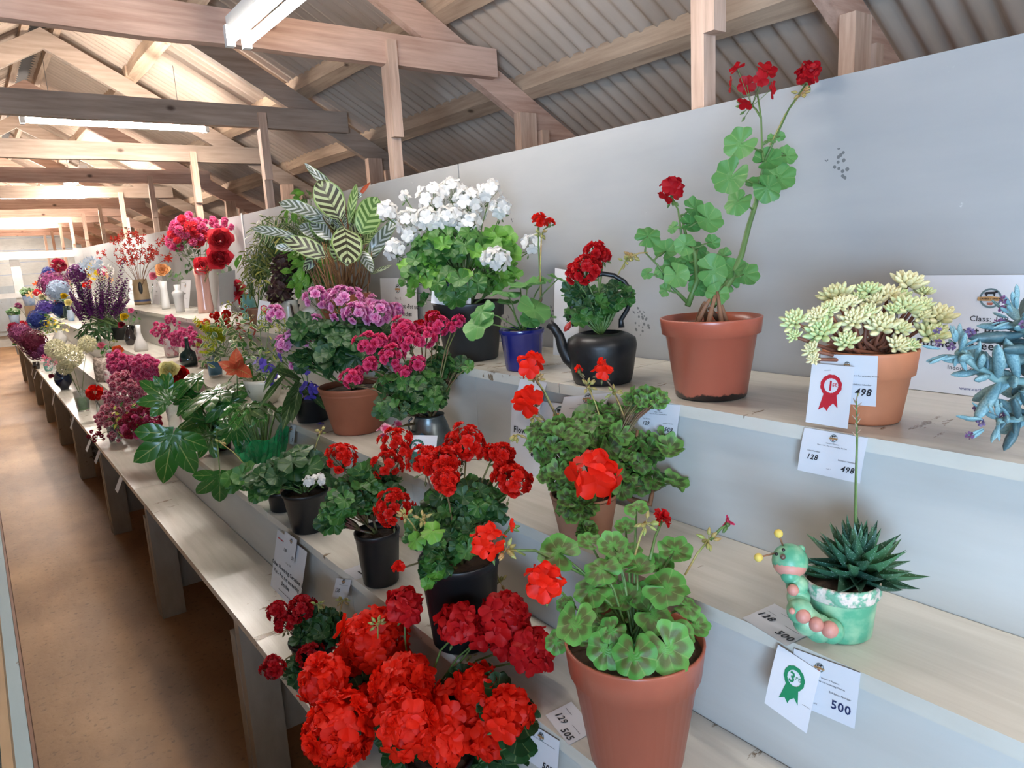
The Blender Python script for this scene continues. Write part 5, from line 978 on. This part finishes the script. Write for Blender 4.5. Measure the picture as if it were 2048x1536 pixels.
prof = [(.045, 0), (.056, .04), (.066, .08), (.076, .12), (.086, .15)]
for j, (r, z) in enumerate(prof):
    for k in range(n): a = 2 * PI * k / n; f = j / 4; rr = r * (1 + .07 * f * math.sin(a * 7 + j) + .05 * math.sin(a * 13 + 2 * j)); vs_.append(b + V((rr * math.cos(a), rr * math.sin(a), z + f * f * (.055 * max(0, math.sin(a - 3.9)) + .018 * math.sin(a * 5)))))
mb.add(vs_, [(j * n + k, j * n + (k + 1) % n, (j + 1) * n + (k + 1) % n, (j + 1) * n + k) for j in range(4) for k in range(n)]); part('cellophane_wrap', mb, M_cel, t, False)
part('pot', MB().lathe(b, [(.038, 0), (.044, .06), (.04, .06), (.02, .055)], 24), M_black, t); stm = MB(); root = b + V((0, 0, .055))
blob(t, OV(L_strp) + OV(L_fat), onw(510, 828, w), (.09, .09, .035), 40, .042, stm, root, cm=.3, up=.7, lo=-.2); part('leaf_stalks', stm, M_stem, t)
b = V((.655, 2.06, z2 + .001)); w = wof(b)
gerplant('potted_geranium', 'low spreading green-leaved geranium in front of the green cellophane', b, .038, .046, .06, M_black, w, lm=G(L_mid) + OV(L_grn)[:1], blobs=[(490, 958, 36, 22, 24, 17, -.04), (525, 985, 26, 14, 10, 17, -.05)], buds=[(440, 885, 0, (495, 935, 0)), (550, 935, -.05, (575, 965, -.05))], flo=SI(P_white), group='potted geraniums')

# ---------------------------------------------------------------- vases and cut flowers
def vase(name, label, px, py, z, prof, m, hpx=None, extra=None, cat='vase', group='vases', n=28, sq=None):
    """prof in pixels (radius, height) at the vase's own distance; px,py = middle of its foot"""
    b = onz(px, py, z); w = wof(b); k = w / F; t = thing(name, label, cat, b + V((0, 0, .001)), group); b = b + V((0, 0, .001))
    P = [(r * k, h * k) for r, h in prof]; top = P[-1]; P += [(top[0] - .003, top[1]), (P[-2][0] * .8, P[-2][1])]
    part('body', MB().lathe(b, P, n, wob=sq), m, t)
    if extra: extra(t, b, k)
    return b, w, b + V((0, 0, top[1]))
M_glass = mat('clear glass', 'dfe8e6', rough=.05, trans=.9, alpha=.75); M_china = mat('white china', 'd2d0cc', 'c0bebb', 4, .2); M_stone = mat('stoneware', 'a08a6a', '8d785a', 10, .5); M_pinkg = mat('pink ribbed glass', 'c9a093', 'b58a7e', 6, .15, sc=(4, 4, .3)); M_turq = mat('turquoise glaze', '6fb0aa', '8cc4bb', 8, .2); M_nav = mat('navy glass', '101a34', '0c1428', 6, .1, spec=.8); M_dgl = mat('dark green glass', '10302e', '0c2422', 6, .12, spec=.8); M_bvase = mat('black glaze', '1a1517', '241c1e', 6, .12, spec=.8); M_pat = mat('speckled pottery', '7a6a5e', 'b8a698', 60, .5, lo=.45, hi=.55); M_patw = mat('patterned china', 'c9bdb8', 'a8626a', 34, .3, lo=.52, hi=.6); M_bwp = mat('blue white china', 'b9cbe0', '8fb0d8', 14, .3, lo=.45, hi=.6); M_bwat = mat('blue tinted glass', '2b7ab0', '4ea0cc', 5, .08, spec=.8)
def bouquet(name, label, root, w, items, cat='bouquet', group='cut flowers', stem=M_stem, sr=.0016, mid=.5):
    """items: (px,py,Rpx,dw,mesh list,count): a bloom (count 1) or a spray of blooms around that point"""
    t = thing(name, label, cat, root, group); stm = MB()
    for it in items:
        px, py, Rp, dw, ms, n = it[:6]; fs = it[6] if len(it) > 6 else .34; kind = it[7] if len(it) > 7 else 'bloom'; R_ = Rp * (w + dw) / F; c = free(onw(px, py, w + dw), R_ + .015)
        mdl = V(root).lerp(c, mid) + V((0, 0, .15 * (c - V(root)).length * .5)); stm.tube([root, V(root).lerp(mdl, .5), mdl, c], [sr * 1.2, sr, sr, sr * .7], 5)
        if n == 1:
            a = (c - V(root)).normalized() * .15 + toc(c) + UP * .15; y = a.orthogonal(); inst(kind, random.choice(ms), t, c, y, a, R_)
        else:
            for i in range(n):
                z = 1 - 1.7 * (i + .5) / n; q = i * 2.4; s = math.sqrt(max(0, 1 - z * z)); d = V((s * math.cos(q), s * math.sin(q), z)) * random.uniform(.65, 1.1); p = free(c + d * R_, R_ * fs + .01)
                a = d + toc(p) * .4 + rv(.3); inst(kind, random.choice(ms), t, p, rv(1) + V((.01, 0, 0)), a, R_ * fs * random.uniform(.8, 1.2))
                if i % 2 == 0: stm.tube([c - UP * R_ * .5, p], sr * .5, 4, False)
    part('stems', stm, stem, t); return t
RO = lambda m: pick('rose_bloom', 2, rose, m); PO = lambda m: pick('pompom_bloom', 2, pom, m); HY = lambda m: pick('hydrangea_head', 2, hyd, m); AG = lambda m: pick('agapanthus_head', 2, agap, m); ST = lambda m: pick('star_bloom', 2, star, m); DA = lambda m: pick('daisy_bloom', 1, daisy, m)
# top shelf
r, w, top = vase('vase', 'tall pink ribbed glass vase on the top shelf', 413, 626, z4, [(15, 0), (15, 8), (13, 40), (13, 70), (15, 88)], M_pinkg)
for (x, y, R_, lab) in ((441, 482, 29, 'largest coral red rose, uppermost in the pink ribbed vase'), (438, 518, 29, 'coral red rose below the uppermost one in the pink ribbed vase'), (407, 534, 24, 'drooping coral red rose at the rim of the pink ribbed vase')):
    bouquet('rose', lab, top - UP * .12, w, [(x, y, R_, -.04, RO(P_rose), 1)], 'rose', 'roses in the pink vase')
bouquet('rose_spray', 'spray of small crimson roses leaning left over the pink ribbed vase', top - UP * .1, w, [(375, 465, 34, 0, PO(P_rose) + PO(P_mag), 40, .26), (350, 490, 16, 0, PO(P_mag), 9, .5), (420, 450, 14, 0, PO(P_mag), 7, .5), (445, 452, 14, 0, PO(P_mag), 8, .5), (400, 475, 24, .03, PO(P_rose), 16, .3), (372, 500, 26, .0, OV(L_gry) + OV(L_mid), 30, .4, 'leaf'), (388, 530, 16, 0, OV(L_mid), 10, .7, 'leaf'), (395, 500, 18, .02, OV(L_gry), 10, .5, 'leaf')])
r, w, top = vase('vase', 'round turquoise vase beside the tall pink ribbed one', 500, 640, z4, [(10, 0), (13, 4), (15, 22), (14, 36), (9, 46), (11, 52)], M_turq)
bouquet('rose', 'deep red rose on a short stem in the turquoise vase', top - UP * .05, w, [(470, 582, 27, -.05, RO(P_crim) + RO(P_rose), 1), (490, 600, 16, 0, RO(P_crim), 1), (452, 545, 16, 0, OV(L_gry), 5, .8, 'leaf')], 'rose', 'roses on the top shelf')
r, w, top = vase('vase', 'slim white bud vase holding a peach rose', 333, 618, z4, [(8, 0), (8, 6), (6.5, 40), (8, 55)], M_china)
bouquet('rose', 'peach rose with a pink bud in a slim white vase', top - UP * .05, w, [(325, 542, 17, 0, RO(P_peach), 1), (307, 553, 10, 0, RO(P_lpk), 1), (340, 550, 9, 0, OV(L_gry), 6, .8, 'leaf')], 'rose', 'roses on the top shelf')
r, w, top = vase('vase', 'white shouldered vase with brown sprig pattern', 361, 624, z4, [(8, 0), (8, 3), (10, 30), (12, 37), (10, 40), (5, 44), (6, 54)], M_china)
bouquet('greenery_sprig', 'green leafy stem in the white shouldered vase', top - UP * .04, w, [(358, 555, 15, 0, OV(L_mid) + OV(L_gry), 14, .6, 'leaf')], 'stem')
def keyhole(t, b, k): c = (CAM - b); c.z = 0; c.normalize(); part('inset', MB().ball(b + c * 14 * k + UP * 33 * k, 4 * k, 10, 8, (1, 1, 3)), M_dgrey, t); part('band', MB().lathe(b + UP * 6 * k, [(15.3 * k, 0), (15.4 * k, 4 * k)], 24, cap0=False), mat('blue glaze', '3a4668', rough=.4), t)
r, w, top = vase('stoneware_vase', 'tan stoneware vase with a blue band and dark inset', 286, 609, z4, [(15, 0), (15, 6), (14, 30), (13, 50)], M_stone, extra=keyhole)
R = random.Random(12); its = []
for x, y in ((232, 480), (205, 510), (240, 505), (255, 485), (268, 470), (283, 480), (262, 500), (280, 505), (297, 500), (300, 515), (290, 520), (262, 525), (245, 520), (322, 484), (308, 505), (270, 515), (333, 516), (252, 465)): its.append((x, y, 9, 0, ST(P_rst), 5, .75))
bouquet('branch_arrangement', 'sparse arrangement of rusty red flowering twigs in the stoneware vase', top - UP * .08, w, its, stem=M_bstem, mid=.4)
r, w, top = vase('glass_bottle', 'pale blue glass bottle left of the slim white vase', 312, 606, z4, [(6, 0), (6, 22), (3, 28), (3, 38)], M_glass)
r, w, top = vase('vase', 'white vase with a mixed bouquet at the far end of the top shelf', 208, 592, z4, [(7, 0), (7, 20), (8, 26)], M_china)
bouquet('mixed_bouquet', 'mixed bouquet of yellow, pink and white blooms behind the purple spikes', top - UP * .03, w, [(180, 540, 11, 0, DA(P_gold), 7, .6), (205, 545, 9, 0, DA(P_mag), 5, .7), (192, 552, 12, 0, ST(P_gold), 9, .5), (212, 555, 9, 0, ST(P_peach), 6, .6), (185, 532, 18, -.25, ST(P_ice), 22, .4), (175, 570, 8, 0, PO(P_fred), 3, .7), (215, 540, 12, -.3, ST(P_white), 12, .4)])
# salvia
b = V((.93, 6.35, z3 + .001)); w = wof(b); t = thing('purple_salvia', 'tall purple flower spikes bunched in a dark green leafy clump', 'potted plant', b, 'other potted flowers')
pot(t, b, .07, .085, .10, M_black); root = b + UP * .09; stm = MB(); lv = LN(L_dark)
SP = shared('flower_spike_a', lambda: (lambda mb: [petalfn(mb, Matrix.Translation((0, .0 + .98 * k / 60, 0)) @ rot('Y', k * 2.4) @ Matrix.Translation((0, 0, .01)) @ rot('X', .9), .09 * (1 - .6 * k / 60), .03, .2, .1, 0, 0, 2, 2) for k in range(60)] and mb)(MB()), P_sal)
for k in range(56):
    a = random.uniform(-1, 1); tx = 200 + a * 62; hh = random.uniform(0, 1); by = 640 - hh * 20; ty = by - random.uniform(30, 60) - (30 if k % 4 == 0 else 0) + abs(a) * 10
    p = onw(200 + a * 38, by, w + random.uniform(-.1, .1)); q = onw(tx, ty, w + random.uniform(-.1, .1)); stm.tube([root, root.lerp(p, .6), p, q], [.002, .0018, .0015, .001], 4); L = (q - p).length; inst('flower_spike', SP, t, p, q - p, toc(p), (L * 1.0, L, L * 1.0))
for (bx, by), (tx, ty) in (((178, 640), (142, 530)), ((185, 630), (175, 550)), ((225, 620), (248, 518)), ((215, 610), (222, 540)), ((165, 600), (140, 545)), ((190, 600), (203, 528)), ((170, 650), (150, 600)), ((240, 620), (258, 590))):
    p, q = onw(bx, by, w), onw(tx, ty, w); stm.tube([root, p, q], [.0025, .002, .001], 5); L = (q - p).length; inst('flower_spike', SP, t, p, q - p, toc(p), (L, L, L))
blob(t, lv, onw(203, 665, w), (.16, .16, .11), 120, .075, stm, root, cm=.3, up=.8, lo=-.4); part('stems', stm, M_stem, t)
# third tier
r, w, top = vase('vase', 'black glazed bulb vase with a yellow rose', 262, 690, z3, [(6, 0), (8, 3), (11, 14), (7, 26), (4, 34), (5, 40)], M_bvase)
bouquet('rose', 'yellow rose and small pink roses in the black bulb vase', top - UP * .04, w, [(249, 635, 10, 0, RO(P_gold), 1), (262, 622, 7, .0, RO(P_mag), 1), (243, 650, 8, .02, RO(P_cri), 1), (268, 640, 12, 0, OV(L_mid), 9, .7, 'leaf')], 'rose', 'roses on the third tier')
r, w, top = vase('vase', 'white long-necked vase with openwork base', 283, 702, z3, [(12, 0), (13, 4), (12, 14), (7, 24), (4, 36), (5, 52)], M_china)
r, w, top = vase('jug', 'patterned china jug of magenta blossom', 345, 714, z3, [(11, 0), (13, 6), (14, 20), (12, 32), (13, 38)], M_patw)
bouquet('blossom_spray', 'magenta blossom sprays filling the patterned china jug', top - UP * .04, w, [(340, 640, 9, 0, PO(P_mag), 10, .5), (322, 660, 14, 0, PO(P_mag), 14, .4), (335, 680, 14, 0, PO(P_mag), 14, .4), (360, 678, 16, 0, PO(P_mag), 20, .4), (385, 685, 14, 0, PO(P_mag), 14, .4), (355, 650, 6, 0, PO(P_mag), 3, .5), (378, 670, 12, .02, PO(P_mag), 12, .4)])
r, w, top = vase('bottle_vase', 'dark green round-bodied bottle with a slim neck', 380, 732, z3, [(12, 0), (17, 5), (18, 15), (15, 26), (6, 33), (3.5, 42), (3.5, 56)], M_dgl, extra=lambda t, b, k: part('neck_tip', MB().lathe(b + UP * 52 * k, [(3.2 * k, 0), (3.8 * k, 6 * k)], 12, cap1=True), M_china, t))
r, w, top = vase('tumbler', 'speckled glass tumbler right of the dark green bottle', 407, 735, z3, [(8, 0), (9, 6), (11, 36)], M_patw)
r, w, top = vase('glass_vase', 'clear glass vase of bright blue water', 432, 752, z3, [(12, 0), (13, 4), (14, 52)], M_glass, extra=lambda t, b, k: part('water', MB().lathe(b + UP * 3 * k, [(11 * k, 0), (12 * k, 28 * k)], 20, cap1=True), M_bwat, t))
bouquet('goldenrod_arrangement', 'arrangement of yellow plumes and variegated leaves in the blue water vase', top - UP * .05, w, [(445, 690, 44, 0, OV(L_var), 60, .32, 'leaf'), (470, 650, 30, 0, OV(L_var) + OV(L_red) + LN(L_oli), 34, .35, 'leaf'), (480, 620, 24, .03, OV(L_red) + OV(L_var), 22, .35, 'leaf'), (425, 720, 20, 0, OV(L_var), 16, .5, 'leaf'), (446, 640, 14, 0, PO(P_fred), 5, .6), (408, 650, 9, 0, PO(P_org), 3, .8), (430, 632, 8, 0, PO(P_fred), 3, .8), (455, 610, 10, .03, OV(L_yg), 8, .8, 'leaf'), (495, 665, 20, .0, LN(L_red), 14, .6, 'leaf'), (500, 700, 24, 0, OV(L_var) + OV(L_mid), 22, .5, 'leaf')], mid=.45)
t = thing('goldenrod_plume', 'feathery yellow plumes reaching left from the leafy arrangement', 'flower', top, 'cut flowers')
SY = shared('yellow_plume', lambda: (lambda mb: [petalfn(mb, Matrix.Translation((0, k / 70, .02 * math.sin(k / 9))) @ rot('Y', k * 2.4) @ rot('X', .7), .10 * (1 - .5 * k / 70), .03, .2, .1, 0, 0, 2, 2) for k in range(70)] and mb)(MB()), petal('plume yellow', 'd8dc20', 'c4cc1c'))
for (bx, by), (tx, ty) in (((440, 672), (386, 640)), ((445, 676), (400, 655)), ((440, 680), (395, 672)), ((436, 690), (392, 690)), ((446, 670), (410, 645)), ((450, 680), (412, 664)), ((430, 700), (400, 705)), ((448, 684), (420, 660))):
    p, q = onw(bx, by, w - .28), onw(tx, ty, w - .32); L = (q - p).length; inst('plume', SY, t, p, q - p, UP, (L * 2.6, L, L * 2.6))
part('stems', MB().tube([top - UP * .06, onw(445, 680, w - .27)], .002, 5), M_stem, t)
t = thing('maple_sprig', 'red maple leaves on a twig between the yellow plumes and pink geranium', 'sprig', onw(500, 735, w - .1), 'cut flowers'); mp_ = pick('maple_leaf', 3, mapg, L_red)
for x, y, R_ in ((535, 670, 20), (508, 690, 18), (498, 665, 12), (515, 655, 11), (520, 705, 14), (490, 700, 12)): p = onw(x, y, w - .1); inst('leaf', random.choice(mp_), t, p, rv(1) - UP * .3, toc(p) + rv(.3), R_ * w / F)
part('twig', MB().tube([onw(500, 735, w - .1), onw(508, 700, w - .1), onw(515, 660, w - .1)], .0015, 5), M_bstem, t)
r, w, top = vase('bowl', 'cream china bowl planter with leafy sprigs', 532, 806, z3, [(20, 0), (23, 3), (32, 20), (37, 42), (38, 50)], mat('cream glazed bowl', 'cfc9b8', 'bdb6a4', 5, .2), cat='bowl')
bouquet('leafy_arrangement', 'variegated leaves and orange-red pointed bracts rising from the cream bowl', top - UP * .02, w, [(520, 735, 34, 0, OV(L_var) + OV(L_mid), 34, .42, 'leaf'), (555, 700, 30, .03, OV(L_mid) + LN(L_yg), 28, .4, 'leaf'), (500, 755, 26, 0, OV(L_mid), 16, .5, 'leaf'), (540, 640, 30, .05, LN(L_yg), 34, .4, 'leaf'), (520, 650, 26, .05, LN(L_yg) + OV(L_var), 24, .45, 'leaf'), (570, 660, 22, .08, LN(L_yg), 20, .5, 'leaf'), (515, 770, 14, -.05, OV(L_strp), 6, .9, 'leaf')], mid=.4)
t = thing('red_bract_stem', 'stem of orange-red pointed bracts in front of the cream bowl', 'flower', onw(475, 760, w - .02), 'cut flowers')
for (tx, ty), W_ in (((468, 702), 14), ((438, 730), 12), ((455, 742), 10), ((480, 725), 12), ((500, 745), 9), ((458, 748), 9)):
    p = onw(474, 738, w - .05); q = onw(tx, ty, w - .1); L = (q - p).length; inst('bract', shared('ovate_leaf_a', lambda: ovate(0), L_redo), t, p, q - p, toc(p) + rv(.3), (L * 1.1, L, L))
part('stem', MB().tube([onw(475, 790, w), onw(474, 738, w - .05)], .002, 5), M_stem, t)
# second tier
r, w, top = vase('speckled_jug', 'brown speckled pottery jug with pink roses', 211, 762, z2, [(16, 0), (17, 4), (17, 30), (16, 48)], M_pat)
bouquet('rose', 'pink rosebud and pale roses in the brown speckled jug', top - UP * .04, w, [(203, 692, 9, 0, RO(P_lpk), 1), (221, 706, 9, 0, RO(P_white), 1), (235, 702, 13, 0, RO(P_org), 1), (212, 700, 14, 0, OV(L_mid), 10, .6, 'leaf'), (228, 685, 8, .1, OV(L_oli), 6, .8, 'leaf')], 'rose', 'roses on the second tier')
r, w, top = vase('pitcher', 'small white china pitcher beside the speckled jug', 220, 764, z2 + .0, [(7, 0), (9, 5), (10, 12), (7, 20), (8, 24)], M_patw)
r, w, top = vase('glass_vase', 'cut glass vase of magenta blossom on the second tier', 275, 800, z2, [(10, 0), (11, 4), (13, 30)], M_glass)
bouquet('blossom_spray', 'dense magenta blossom sprays left of the cream roses', top - UP * .03, w, [(245, 735, 26, 0, PO(P_mag), 40, .3), (232, 715, 14, 0, PO(P_mag), 14, .4), (290, 735, 24, .03, PO(P_mag), 34, .3), (300, 755, 20, 0, PO(P_mag), 22, .35), (262, 755, 18, 0, PO(P_mag), 16, .4), (268, 770, 20, 0, OV(L_mid) + OV(L_gry), 16, .5, 'leaf')])
b_ = onz(330, 850, z2); w = wof(b_)
r, w, top = vase('cut_glass_vase', 'tall cut glass vase behind the dark hand-shaped leaves', 352, 858, z2, [(14, 0), (12, 6), (13, 30), (20, 80)], M_glass)
for x, y, R_, lab in ((338, 743, 24, 'cream yellow rose above the dark hand-shaped leaves'), (327, 770, 20, 'lower cream yellow rose at the dark hand-shaped leaves')): bouquet('rose', lab, top - UP * .03, w, [(x, y, R_, 0, RO(P_yel), 1)], 'rose', 'roses on the second tier')
bouquet('rose', 'dark red rose right of the cream yellow roses', top - UP * .03, w, [(357, 752, 24, 0.05, RO(P_crim), 1)], 'rose', 'roses on the second tier')
# lowest tier
r, w, top = vase('glass_tumbler', 'clear glass of speckled pink blossom at the shelf edge', 232, 885, z1, [(10, 0), (11, 3), (13, 34)], M_glass)
bouquet('blossom_spray', 'loose two-tone pink blossom sprays spilling over the shelf edge', top - UP * .03, w, [(250, 800, 38, 0, PO(P_pks), 70, .17), (225, 830, 26, 0, PO(P_pks), 34, .22), (245, 765, 22, .03, PO(P_pks), 20, .28), (268, 790, 20, 0, PO(P_pks), 18, .28), (280, 850, 28, 0, PO(P_cri) + PO(P_mag), 44, .25), (235, 870, 16, -.03, PO(P_pks), 16, .3), (193, 872, 14, -.05, PO(P_cri), 9, .3), (262, 840, 34, .02, OV(L_mid) + OV(L_yg), 40, .28, 'leaf'), (210, 840, 18, 0, PO(P_pks), 16, .3)])
r, w, top = vase('bud_vase', 'tiny bud vase leaning with a red carnation', 201, 842, z1, [(5, 0), (6, 6), (4, 16), (3, 40)], M_glass)
bouquet('carnation', 'single red carnation leaning left over the bench', top - UP * .02, w, [(190, 785, 17, 0, PO(P_fred), 1)], 'carnation')
r, w, top = vase('glass_vase', 'plain tall glass with green stems of the cream agapanthus', 168, 822, z1, [(10, 0), (11, 4), (14, 40)], M_glass, extra=lambda t, b, k: part('water', MB().lathe(b + UP * 3 * k, [(9 * k, 0), (10 * k, 24 * k)], 16, cap1=True), mat('green stems in water', '4f7d3a', '6d9a55', 30, .2), t))
for i, (x, y, R_, d_, lab) in enumerate(((112, 698, 20, 0, 'cream agapanthus head, leftmost and largest of the group'), (140, 712, 24, -.1, 'cream agapanthus head in the middle of the group'), (130, 735, 15, -.05, 'lowest cream agapanthus head, over the navy vase'), (175, 688, 17, .0, 'greenish agapanthus head on a separate tall stem'))):
    bouquet('agapanthus', lab, top - UP * .05, w, [(x, y, R_ * 1.15, d_, AG(P_crm), 1)], 'flower', 'agapanthus')
r, w, top = vase('navy_vase', 'round navy glass vase near the bench edge', 130, 779, z1, [(7, 0), (8, 4), (15, 14), (16, 26), (11, 38), (5, 44), (6, 48)], M_nav)
bouquet('alstroemeria', 'pink and white alstroemeria drooping over the round navy vase', top - UP * .03, w, [(100, 722, 12, 0, ST(P_lpk), 9, .5), (112, 738, 12, -.03, ST(P_lpk) + ST(P_white), 10, .5), (103, 752, 6, -.03, RO(P_cri), 1), (92, 714, 7, .03, ST(P_mag), 4, .6)])
r, w, top = vase('white_vase', 'pale green-white bulbous vase of small yellow daisies', 122, 690, z2 + .0, [(8, 0), (12, 8), (12, 16), (7, 24), (8, 28)], M_china)
bouquet('daisy_bunch', 'bunch of small yellow button daisies', top - UP * .02, w, [(104, 655, 20, 0, LN(L_oli) + OV(L_mid), 60, .3, 'leaf'), (102, 645, 14, -.03, DA(P_gold), 14, .2), (122, 655, 16, -.02, DA(P_yel), 14, .2), (90, 665, 12, 0, LN(L_oli), 20, .4, 'leaf')])
r, w, top = vase('maroon_glass', 'small brown glass under the mauve hydrangea', 74, 738, z1, [(6, 0), (6, 14)], M_bvase)
# hydrangeas and other far blooms: each head one stem in its own small vase
far = [(117, 531, 15, z4, P_cri, PO, 'crimson dahlia, the highest round bloom at the far end'), (97, 546, 12, z4, P_blu, HY, 'blue hydrangea half hidden behind the crimson dahlia'), (106, 568, 27, z3, P_mve, HY, 'wide plum hydrangea head above the ice blue one'), (118, 582, 22, z3, P_ice, HY, 'ice blue hydrangea head'), (93, 620, 20, z3, P_vblu, HY, 'violet blue hydrangea head in the middle of the far cluster'), (121, 618, 16, z3, P_blu, HY, 'royal blue hydrangea head beside the violet one'), (77, 640, 19, z3 - .2, P_blu, HY, 'dark blue hydrangea head below the violet one'), (155, 548, 20, z4, P_pur, HY, 'purple hydrangea head behind the left purple spikes'), (28, 657, 13, z2, P_cri, PO, 'crimson dahlia, leftmost bloom of all'), (47, 652, 12, z2, P_rose, PO, 'bright red dahlia beside the leftmost crimson one'), (42, 668, 20, z2, P_mve, HY, 'plum hydrangea head under the red dahlias'), (67, 685, 24, z1, P_mar, HY, 'very dark maroon hydrangea head'), (72, 703, 17, z1, P_mve, HY, 'mauve hydrangea head overhanging the bench edge'), (91, 702, 14, z1, P_pur, HY, 'dusky purple hydrangea behind the mauve one'), (137, 606, 9, z3, P_yel, RO, 'pale yellow rose at the far cluster'), (128, 593, 8, z3, P_gold, RO, 'golden rose above the pale yellow one'), (85, 595, 9, z3, P_crm, RO, 'cream rose under the plum hydrangea'), (115, 604, 7, z3, P_rose, RO, 'red rose between the blue hydrangeas'), (75, 585, 8, z3, P_rose, PO, 'small red pompom left of the plum hydrangea'), (60, 590, 9, z3, P_peach, ST, 'faded peach bloom over the blue and white planter'), (72, 568, 7, z4, P_org, ST, 'small orange spike bloom near the white frame'), (36, 612, 7, z2, P_mve, PO, 'small dusky pompom left of the blue and white planter')]
for i, (x, y, R_, z, m, kind, lab) in enumerate(far):
    fp = {z4: (1.10, ), z3: (.90, ), z2: (.70, ), z1: (.52, )}.get(z, (.80,))[0]; p = onx(x, y, fp); w = wof(p); lim = 12.3
    if p.y > lim: p = ony(x, y, lim - (i % 3) * .3); w = wof(p)
    zz = z if z in (z4, z3, z2, z1) else z2
    if p.z < zz + .1: zz = max([q for q in (z1, z2, z3, z4) if q < p.z - .05] or [z1])
    xr = {z4: (1.05, 1.3), z3: (.84, .96), z2: (.64, .76), z1: (.48, .57)}[zz]; bx = min(max(p.x, xr[0]), xr[1]); foot = V((bx, p.y, zz + .001)); h = min(.16, (p.z - zz) * .6)
    t = thing('vase', 'small vase holding the ' + lab, 'vase', foot, 'vases at the far end'); part('body', MB().lathe(foot, [(.03, 0), (.034, .01), (.04, h * .5), (.026, h * .85), (.03, h), (.026, h), (.022, h * .85)], 18), (M_china, M_turq, M_bwp, M_dgl)[i % 4], t)
    bouquet('hydrangea' if kind is HY else 'cut_flower', lab, foot + V((0, 0, h * .5)), w, [(x, y, R_, 0, kind(m), 1)] + ([(x, y + R_ * .8, R_ * .6, .02, OV(L_mid), 6, .7, 'leaf')] if R_ > 9 else []), 'hydrangea' if kind is HY else 'flower', 'far blooms', sr=.003)
def planter(px, py, x, wpx, hpx, lab, m, z):
    p = ony(px, py, x); k = wof(p) / F; foot = V((p.x, p.y, p.z)); q0 = max(0, shelf_top(p.x + .03)); t = thing('planter', lab, 'planter', foot, 'china planters'); part('stand', MB().box((p.x - .07, p.y - .07, q0 + .001), (p.x + .07, p.y + .07, p.z)), M_stone, t, False); part('body', MB().lathe(foot, [(wpx * k * .8, 0), (wpx * k, hpx * k * .95), (wpx * k * 1.03, hpx * k), (wpx * k * .95, hpx * k), (wpx * k * .9, hpx * k * .8)], 24), m, t)
    stm = MB(); blob(t, GS(L_gry) + GS(L_mid), foot + UP * (hpx + 6) * k, (wpx * k, wpx * k, 8 * k), 26, 5 * k, stm, foot + UP * hpx * k * .8); part('stalks', stm, M_bstem, t); return foot
pz = onz(60, 612, z3)
planter(60, 611, 12.4, 11, 20, 'blue and white striped planter on a wooden stand at the far end', M_bwp, z3)
planter(31, 650, 12.2, 9, 20, 'pale blue china planter at the far left end of the staging', M_bwp, z1)
